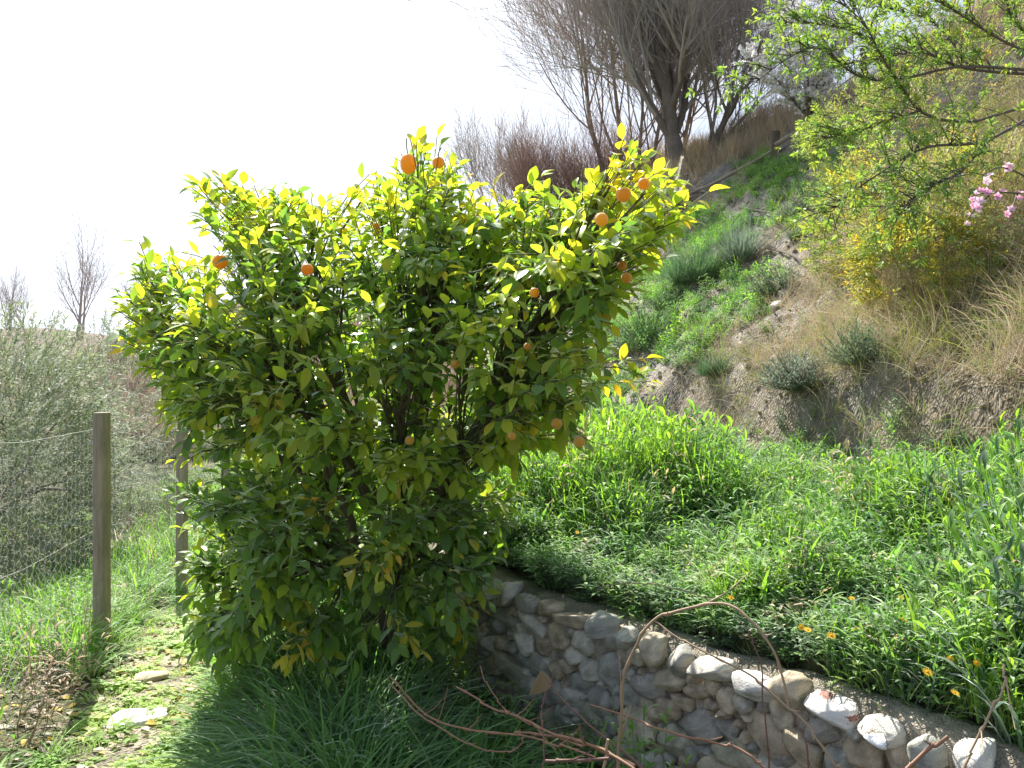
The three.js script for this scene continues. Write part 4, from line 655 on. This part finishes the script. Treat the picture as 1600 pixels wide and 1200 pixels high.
// ---------------------------------------------------------------- trees and shrubs at the upper corner
const bloom = (seed, size, white) => { const m = new MB(true), r = rng(seed); for (let k = 0; k < 5; k++) { const a = k * 1.2566 + r() * 0.2, d = new V3(Math.cos(a), 0.35, Math.sin(a)).normalize(); m.col = white ? [1, 1, 0.99] : [1, 0.95 + r() * 0.05, 0.98]; m.leaf(new V3(0, 0, 0), d, new V3(0, 1, 0), size * 0.52, size * 0.42, 0.25, -0.1, 3, 0.7); } m.col = white ? [0.95, 0.95, 0.8] : [0.75, 0.35, 0.45]; for (let k = 0; k < 6; k++) { const a = k; m.blade(0, 0, 0, a, size * 0.22, size * 0.03, 0.4, 0.1, 2); } return m.geo(); };
{
  const r = rng(90), freshMat = leafMat(1, 1, 1, 0.5, 0.35, 0.4); freshMat.vertexColors = true; const bark = std(0.2, 0.17, 0.15, 0.9, { map: barkMap, bumpMap: barkBump, bumpScale: 0.004 });
  const base = hit(1590, 470) ?? at(1590, 470, 6), g = onGround(base.x + 0.5, base.z - 0.6), t = thing('almond_tree', 'almond tree with fresh green leaves on thin dark branches at the hillside', 'tree', g);
  const fork = at(1700, 120, 6.4), loc = (p) => p.clone().sub(g);
  part('trunk', new MB().tube(smooth([g.clone().add(new V3(0, -0.2, 0)), g.clone().lerp(fork, 0.5).add(new V3(0.12, 0, 0)), fork], 10).map(loc), (f) => lerp(0.075, 0.05, f), 9).geo(), bark, t);
  const limbs = [[[1585, 150, 6.2], [1510, 107, 6.0], [1443, 83, 5.8], [1380, 90, 5.6], [1310, 103, 5.5]], [[1585, 150, 6.2], [1503, 104, 5.9], [1397, 125, 5.6], [1337, 117, 5.4], [1280, 75, 5.3], [1233, 90, 5.2], [1170, 137, 5.2]], [[1585, 150, 6.2], [1520, 190, 5.7], [1437, 173, 5.4], [1407, 133, 5.3], [1377, 87, 5.2], [1350, 37, 5.1], [1310, 0, 5.1], [1270, -40, 5.1]], [[1585, 150, 6.2], [1560, 60, 6.1], [1480, 10, 6.0], [1400, -30, 6.0]], [[1585, 150, 6.2], [1540, 220, 5.6], [1450, 230, 5.3], [1403, 253, 5.2], [1337, 297, 5.1], [1300, 330, 5.1]], [[1585, 150, 6.2], [1590, 40, 6.3], [1560, -30, 6.3], [1500, -80, 6.3]], [[1403, 125, 5.6], [1350, 60, 5.9], [1300, 40, 6.1], [1230, 35, 6.2]], [[1437, 173, 5.4], [1380, 190, 5.6], [1330, 210, 5.8], [1290, 215, 5.9]], [[1520, 110, 6], [1450, 30, 6.4], [1380, 10, 6.6], [1330, -20, 6.8]], [[1540, 220, 5.6], [1500, 270, 5.2], [1440, 300, 5.0], [1400, 340, 4.9]]];
  const twigs = new MB(), ends = [];
  for (const L of limbs) {
    const P = smooth((L[0][0] === 1585 ? [[1700, 120, 6.4], ...L.slice(1)] : L).map(([u, v, d]) => at(u, v, d)), 22); part('branch', new MB().tube(P.map(loc), (f) => lerp(L[0][0] === 1585 ? 0.012 : 0.008, 0.003, f), 6).geo(), bark, t);
    for (let k = 3; k <= 22; k++) for (let j = 0; j < 5; j++) {
      if (r() < 0.12) continue; const dir = P[k].clone().sub(P[k - 1]).normalize().add(new V3((r() - 0.5) * 2.4, (r() - 0.25) * 1.6, (r() - 0.5) * 2.2)).normalize(), len = 0.1 + r() * 0.3, e = P[k].clone().addScaledVector(dir, len).add(new V3(0, -0.03, 0)), T = pathOf(P[k], e, dir.clone().add(new V3(0, 0.3, 0)).normalize(), 0.5, 3, 0.04, r); twigs.tube(T.map(loc), (f) => lerp(0.004, 0.0016, f), 3, false); for (let q = 1; q <= 3; q++) if (r() < 0.62) ends.push([T[q], T[q].clone().sub(T[q - 1]).normalize()]);
    }
  }
  part('twigs', twigs.geo(), bark, t, 'stuff');
  const spr = [0, 1, 2].map((k) => sprigGeo(901 + k, 6 + k, 0.03, 0.045, 0.012, 0.3, 0.25, 1.0)), cols = [[0.3, 0.46, 0.05], [0.24, 0.4, 0.05], [0.4, 0.52, 0.06], [0.18, 0.32, 0.05]], mats = cols.map((c) => { const m = freshMat.clone(); m.color.setRGB(...c); return m; }), lists = [[], [], []];
  ends.sort((a, b) => b[0].z - a[0].z);
  ends.forEach(([o, d], i) => { const z = new V3(r() - 0.5, 1, r() - 0.5); z.addScaledVector(d, -z.dot(d)).normalize(); const M = M4(loc(o), new V3().crossVectors(d, z), d, z, 0.7 + r() * 0.6), k = i % 3; if (i < 280) { const m = part('leaf_sprig', spr[k], pick(mats, r), t); M.decompose(m.position, m.quaternion, m.scale); } else lists[k].push([M, jit(pick(cols, r), r)]); });
  lists.forEach((L, k) => instanced('foliage', t, spr[k], freshMat, L));
  console.log('almond sprigs', ends.length);

  // yellowing shrubs hanging over the slope
  const shrubMat = leafMat(1, 1, 1, 0.5, 0.2, 0.45); shrubMat.vertexColors = true; const sg = [sprigGeo(921, 9, 0.13, 0.05, 0.016, 0.3, 0.3, 0.9), sprigGeo(922, 12, 0.2, 0.035, 0.01, 0.3, 0.2, 0.7)];
  const greens = [[0.3, 0.38, 0.07], [0.22, 0.32, 0.06], [0.42, 0.44, 0.08]], yellows = [[0.62, 0.56, 0.06], [0.5, 0.5, 0.07], [0.62, 0.46, 0.05]], oranges = [[0.72, 0.36, 0.04], [0.6, 0.42, 0.06]];
  [[1370, 380, 0.5, 0.45, [...greens, ...greens, yellows[0]], 'yellow-green shrub at the edge of the hanging dry grass'], [1460, 360, 0.6, 0.5, [...greens, ...yellows, [0.5, 0.42, 0.2]], 'yellowing shrub behind the lower almond branches'], [1430, 430, 0.5, 0.35, [...yellows, ...greens], 'low yellow-flecked shrub trailing over the bank'], [1560, 360, 0.55, 0.5, [...greens, [0.45, 0.4, 0.2], [0.4, 0.33, 0.18]], 'straggly olive-brown shrub behind the pink blossom'], [1350, 250, 0.5, 0.45, greens, 'green shrub tangled in the almond branches'], [1545, 180, 0.7, 0.7, [...greens, ...greens, oranges[1], ...yellows], 'shrub with orange and yellow leaves behind the almond fork'], [1590, 60, 0.8, 0.9, [...greens, ...greens, oranges[0], [0.45, 0.4, 0.1]], 'tall shrub with orange leaves in the top corner'], [1450, 230, 0.6, 0.55, [...greens, [0.5, 0.42, 0.2]], 'dull green shrub on the slope under the almond tree']].forEach(([u, v, rad, hh, cols2, label], k) => {
    const p = hit(u, v + 30) ?? at(u, v + 30, 8); const sh = thing('yellowing_shrub', label, 'shrub', p, 'yellowing shrubs on the slope'), c = new V3(0, hh * 0.55, 0), sm = new MB(); const rr = 1.25 * rad * clamp(-p.z / 7, 0.8, 1.6), h2 = 1.25 * hh * clamp(-p.z / 7, 0.8, 1.6); c.y = h2 * 0.55;
    for (let j = 0; j < 14; j++) { const a = j * 2.4, e = new V3(Math.cos(a) * rr * 0.8 * r(), c.y + h2 * (r() - 0.2), Math.sin(a) * rr * 0.8 * r()); sm.tube(pathOf(new V3(0, -0.05, 0), e, new V3(Math.cos(a) * 0.4, 1, Math.sin(a) * 0.4).normalize(), 0.5, 5, 0.05, r), (f) => lerp(0.008, 0.003, f), 4, false); }
    part('stems', sm.geo(), canePale, sh, 'stuff'); leafCloud(930 + k, 800, c, new V3(rr, h2, rr), 0, 0, cols2, shrubMat, sh, sg[k % 2], -0.05, 0.4, 3);
  });
  // pink blossom twig
  const pb = thing('pink_blossom_branch', 'leafless twig with pink blossoms reaching in above the dry bank', 'branch', at(1640, 300, 3.6)), o = pb.position, tw = [[[1640, 300, 3.6], [1590, 302, 3.55], [1550, 300, 3.5], [1515, 308, 3.45]], [[1620, 300, 3.6], [1600, 275, 3.55], [1560, 262, 3.5], [1535, 275, 3.5]], [[1550, 300, 3.5], [1525, 325, 3.5], [1510, 345, 3.5]], [[1590, 302, 3.55], [1580, 330, 3.5]]];
  for (const L of tw) part('twig', new MB().tube(smooth(L.map(([u, v, d]) => at(u, v, d).sub(o)), 10), (f) => lerp(0.005, 0.002, f), 5).geo(), bark, pb);
  const pk = [0, 1].map((k) => bloom(950 + k, 0.042)), pms = [[0.86, 0.58, 0.73], [0.8, 0.45, 0.63], [0.88, 0.7, 0.8]].map((c) => { const m = leafMat(...c, 0.45, 0, 0.5); m.vertexColors = true; return m; });
  for (const [u, v] of [[1572, 257], [1548, 274], [1540, 281], [1577, 262], [1516, 310], [1524, 304], [1532, 300], [1540, 303], [1548, 300], [1556, 306], [1520, 318], [1526, 325], [1514, 340], [1508, 349], [1524, 332], [1580, 328], [1590, 310], [1598, 300], [1566, 300], [1575, 335], [1530, 312]]) { const m = part('blossom', pick(pk, r), pick(pms, r), pb); m.position.copy(at(u + (r() - 0.5) * 6, v + (r() - 0.5) * 6, 3.5 + (r() - 0.5) * 0.06).sub(o)); m.rotation.set(r() * 1.6 + 0.3, r() * 6, (r() - 0.5)); m.scale.setScalar(0.75 + r() * 0.5); }
  // white blossoming tree by the rail
  const wp = hit(1267, 236), wt = thing('white_blossom_tree', 'small tree covered in white blossom beside the pole rail', 'tree', wp), q = -wp.z / 17, wm = leafMat(0.9, 0.88, 0.87, 0.5, 0, 0.5), list = [], wtw = new MB(); wm.vertexColors = true;
  part('trunk', new MB().tube(smooth([new V3(0, -0.2, 0), new V3(0.02, 0.35, 0), new V3(-0.03, 0.75 * q, 0)], 8), (f) => lerp(0.06, 0.04, f), 8).geo(), barkDark, wt);
  for (let k = 0; k < 11; k++) { const a = k * 2.4 + r() * 0.5, e = new V3(Math.cos(a) * (0.4 + 0.9 * r()) * q - 0.1, (1.3 + r() * 1.7) * q, Math.sin(a) * (0.4 + 0.8 * r()) * q), P = pathOf(new V3(-0.03, 0.6 * q, 0), e, new V3(Math.cos(a) * 0.5, 1, Math.sin(a) * 0.5).normalize(), 0.45, 8, 0.04, r); part('branch', new MB().tube(P, (f) => lerp(0.022, 0.006, f), 6).geo(), barkDark, wt); for (let j = 2; j <= 8; j++) for (let i = 0; i < 5; i++) { const d = new V3(r() - 0.5, r() - 0.1, r() - 0.5).normalize(), T = pathOf(P[j], P[j].clone().addScaledVector(d, (0.2 + r() * 0.4) * q), d, 0.5, 3, 0.05, r); wtw.tube(T, () => 0.004, 3, false); for (let m = 0; m < 13; m++) { const f = r(), pnt = T[0].clone().lerp(T[3], f).add(new V3(r() - 0.5, r() - 0.5, r() - 0.5).multiplyScalar(0.05)); list.push([spin(pnt, r() * 6, 1 + r() * 0.4, 1, r() * 2.5, r() * 6), jit([1, 1, 1], r, 0.06)]); } } }
  part('twigs', wtw.geo(), barkDark, wt, 'stuff'); instanced('blossom', wt, bloom(960, 0.07, true), wm, list);
}

// ---------------------------------------------------------------- flowers, vine canes
{
  const r = rng(95), pet = new MB(true); for (let k = 0; k < 14; k++) { const a = k * 0.449, d = new V3(Math.cos(a), 0.18, Math.sin(a)).normalize(); pet.col = [1, 0.92 + 0.08 * (k % 2), 1]; pet.leaf(new V3(d.x * 0.006, 0, d.z * 0.006), d, new V3(0, 1, 0), 0.019, 0.0075, 0.15, 0.1, 3, 0.6); } const pg = pet.geo(), disc = new THREE.SphereGeometry(0.008, 12, 6), sg = new MB().tube([new V3(0, -0.18, 0), new V3(0.008, -0.08, 0), new V3(0, 0, 0)], () => 0.0018, 5, false).geo();
  const pm = leafMat(0.95, 0.62, 0.02, 0.35, 0.1, 0.5); pm.vertexColors = true; const dm = std(0.75, 0.3, 0.02, 0.9), stm = std(0.15, 0.25, 0.06, 0.8);
  for (const [u, v] of [[1177, 912], [1331, 935], [1408, 934], [1476, 924], [1523, 945], [1472, 977], [1299, 993], [1485, 1029], [1524, 1015], [1526, 1036], [1449, 1050], [1492, 1082], [1570, 1000], [1142, 934], [1262, 984], [1252, 980], [888, 762], [924, 793], [902, 832], [848, 788], [1568, 1002], [1160, 893], [1411, 967]]) {
    const p0 = hit(u, v); if (!p0) continue; const p = at(u, v, -p0.z - clamp(0.13 * FP / (v - 560), 0.2, 0.75)); const f = thing('yellow_flower', 'small yellow-orange daisy flower among the green terrace weeds', 'flower', p, 'yellow flowers on the terrace'); part('stem', sg, stm, f); part('petals', pg, pm, f, 'stuff'); part('flower_centre', disc, dm, f).scale.y = 0.6; f.rotation.set(0.35 + r() * 0.5, r() * 6, (r() - 0.5) * 0.6); f.scale.setScalar(0.42 + r() * 0.26);
  }
  const vine = thing('grape_vine', 'leafless vine with arching reddish brown canes in front of the wall', 'vine', new V3(0.2, 0, -2.2)), o = vine.position;
  const cane = (pts, w0, w1, mat, name = 'cane') => { const raw = smooth(pts.map(([u, v, d]) => at(u, v, d).sub(o)), 60), m = new MB(), P = [], wd0 = []; let acc = 0, next = 0.03, kink = new V3(), from = new V3(); raw.forEach((p, k) => { if (k) acc += p.distanceTo(raw[k - 1]); const f = k / 60, w = 0.66 * lerp(w0, w1, f); let b = 1 + 0.12 * noise2(acc * 60, w0 * 900); if (acc > next) { next = acc + 0.05 + r() * 0.05; from.copy(kink); kink = new V3(r() - 0.5, r() - 0.5, r() - 0.5).multiplyScalar(0.008); b = 1.55; if (k > 2 && k < 58) { const d = raw[k + 1].clone().sub(raw[k - 1]).normalize().multiplyScalar(0.6).add(new V3(r() - 0.5, r() - 0.3, r() - 0.5)).normalize(), L = r() < 0.25 ? 0.05 + r() * 0.09 : 0.008 + r() * 0.012, a = p.clone().add(kink); m.tube([a, a.clone().addScaledVector(d, L * 0.5), a.clone().addScaledVector(d, L).add(new V3(0, L * 0.15, 0))], (q) => w * lerp(0.75, 0.35, q), 5); } } P.push(p.clone().add(kink)); wd0.push(w * b); }); m.tube(P, wd0, 8); part(name, m.geo(), mat, vine); };
  cane([[966, 1230, 2.2], [969, 1140, 2.15], [983, 1030, 2.1], [1023, 970, 2.05], [1068, 951, 2.0], [1131, 944, 1.95], [1169, 966, 1.9], [1208, 1015, 1.87], [1228, 1070, 1.85], [1234, 1106, 1.84]], 0.0058, 0.0042, canePale);
  cane([[1023, 970, 2.05], [1060, 996, 2.0], [1100, 1019, 1.95], [1175, 1057, 1.9], [1234, 1107, 1.84], [1281, 1157, 1.8], [1312, 1203, 1.78], [1330, 1240, 1.76]], 0.003, 0.0045, canePale);
  cane([[713, 1073, 2.5], [762, 1101, 2.4], [813, 1123, 2.3], [898, 1160, 2.1], [944, 1175, 2.0], [1010, 1215, 1.9]], 0.004, 0.006, caneMat);
  cane([[609, 1056, 2.6], [657, 1111, 2.5], [701, 1133, 2.4], [780, 1145, 2.3], [850, 1148, 2.2], [904, 1158, 2.1], [990, 1195, 2.0]], 0.0035, 0.006, caneMat);
  cane([[609, 1068, 2.6], [660, 1118, 2.45], [723, 1156, 2.35], [764, 1173, 2.3], [796, 1173, 2.25], [819, 1155, 2.2]], 0.0032, 0.003, caneMat);
  cane([[745, 1143, 2.3], [800, 1146, 2.25], [860, 1160, 2.15], [930, 1185, 2.0]], 0.003, 0.004, caneMat);
  cane([[853, 1189, 2.0], [900, 1190, 1.95], [950, 1187, 1.9]], 0.006, 0.006, caneRed);
  cane([[950, 1155, 1.95], [946, 1180, 1.95], [938, 1215, 1.95]], 0.005, 0.006, canePale);
  cane([[853, 1058, 2.5], [881, 1098, 2.4], [927, 1138, 2.3], [980, 1180, 2.2], [1020, 1215, 2.1]], 0.003, 0.005, caneRed);
  cane([[922, 1101, 2.3], [969, 1116, 2.2], [1026, 1136, 2.1], [1108, 1157, 2.0], [1150, 1170, 1.95], [1197, 1201, 1.9], [1230, 1230, 1.88]], 0.0032, 0.0055, caneMat);
  cane([[870, 1044, 2.6], [850, 1087, 2.5], [847, 1138, 2.4], [850, 1210, 2.3]], 0.002, 0.0035, caneRed);
  cane([[1167, 982, 1.9], [1191, 1035, 1.88], [1194, 1097, 1.87], [1200, 1166, 1.86], [1203, 1230, 1.86]], 0.0022, 0.0035, caneRed);
  cane([[1234, 1107, 1.84], [1250, 1140, 1.82], [1261, 1163, 1.8], [1262, 1230, 1.8]], 0.002, 0.0035, caneRed);
  cane([[1481, 1151, 1.6], [1455, 1172, 1.6], [1420, 1206, 1.6]], 0.0055, 0.0065, caneMat);
  cane([[1569, 1038, 1.7], [1566, 1066, 1.68], [1537, 1141, 1.65], [1509, 1197, 1.63], [1495, 1230, 1.62]], 0.0032, 0.0042, canePale);
  cane([[750, 1040, 2.6], [762, 1075, 2.5], [790, 1110, 2.4], [830, 1135, 2.3]], 0.002, 0.003, caneMat);
  cane([[935, 919, 3.3], [983, 911, 3.2], [1068, 922, 2.9], [1111, 936, 2.7], [1131, 944, 1.95]].slice(0, 4), 0.0025, 0.003, canePale);
  const dl = new MB(); dl.leaf(new V3(0, 0, 0), new V3(-0.15, -1, 0.1).normalize(), new V3(0.5, 0.1, 1), 0.11, 0.075, 0.8, 0.55, 8, 0.8); const dp = part('dry_leaf', dl.geo(), leafMat(0.42, 0.3, 0.19, 0.3, 0.1, 0.5), vine); dp.position.copy(at(846, 1048, 2.9).sub(o)); dp.userData.label = 'single brown dead leaf hanging before the wall';
}
renderer.render(scene, camera);
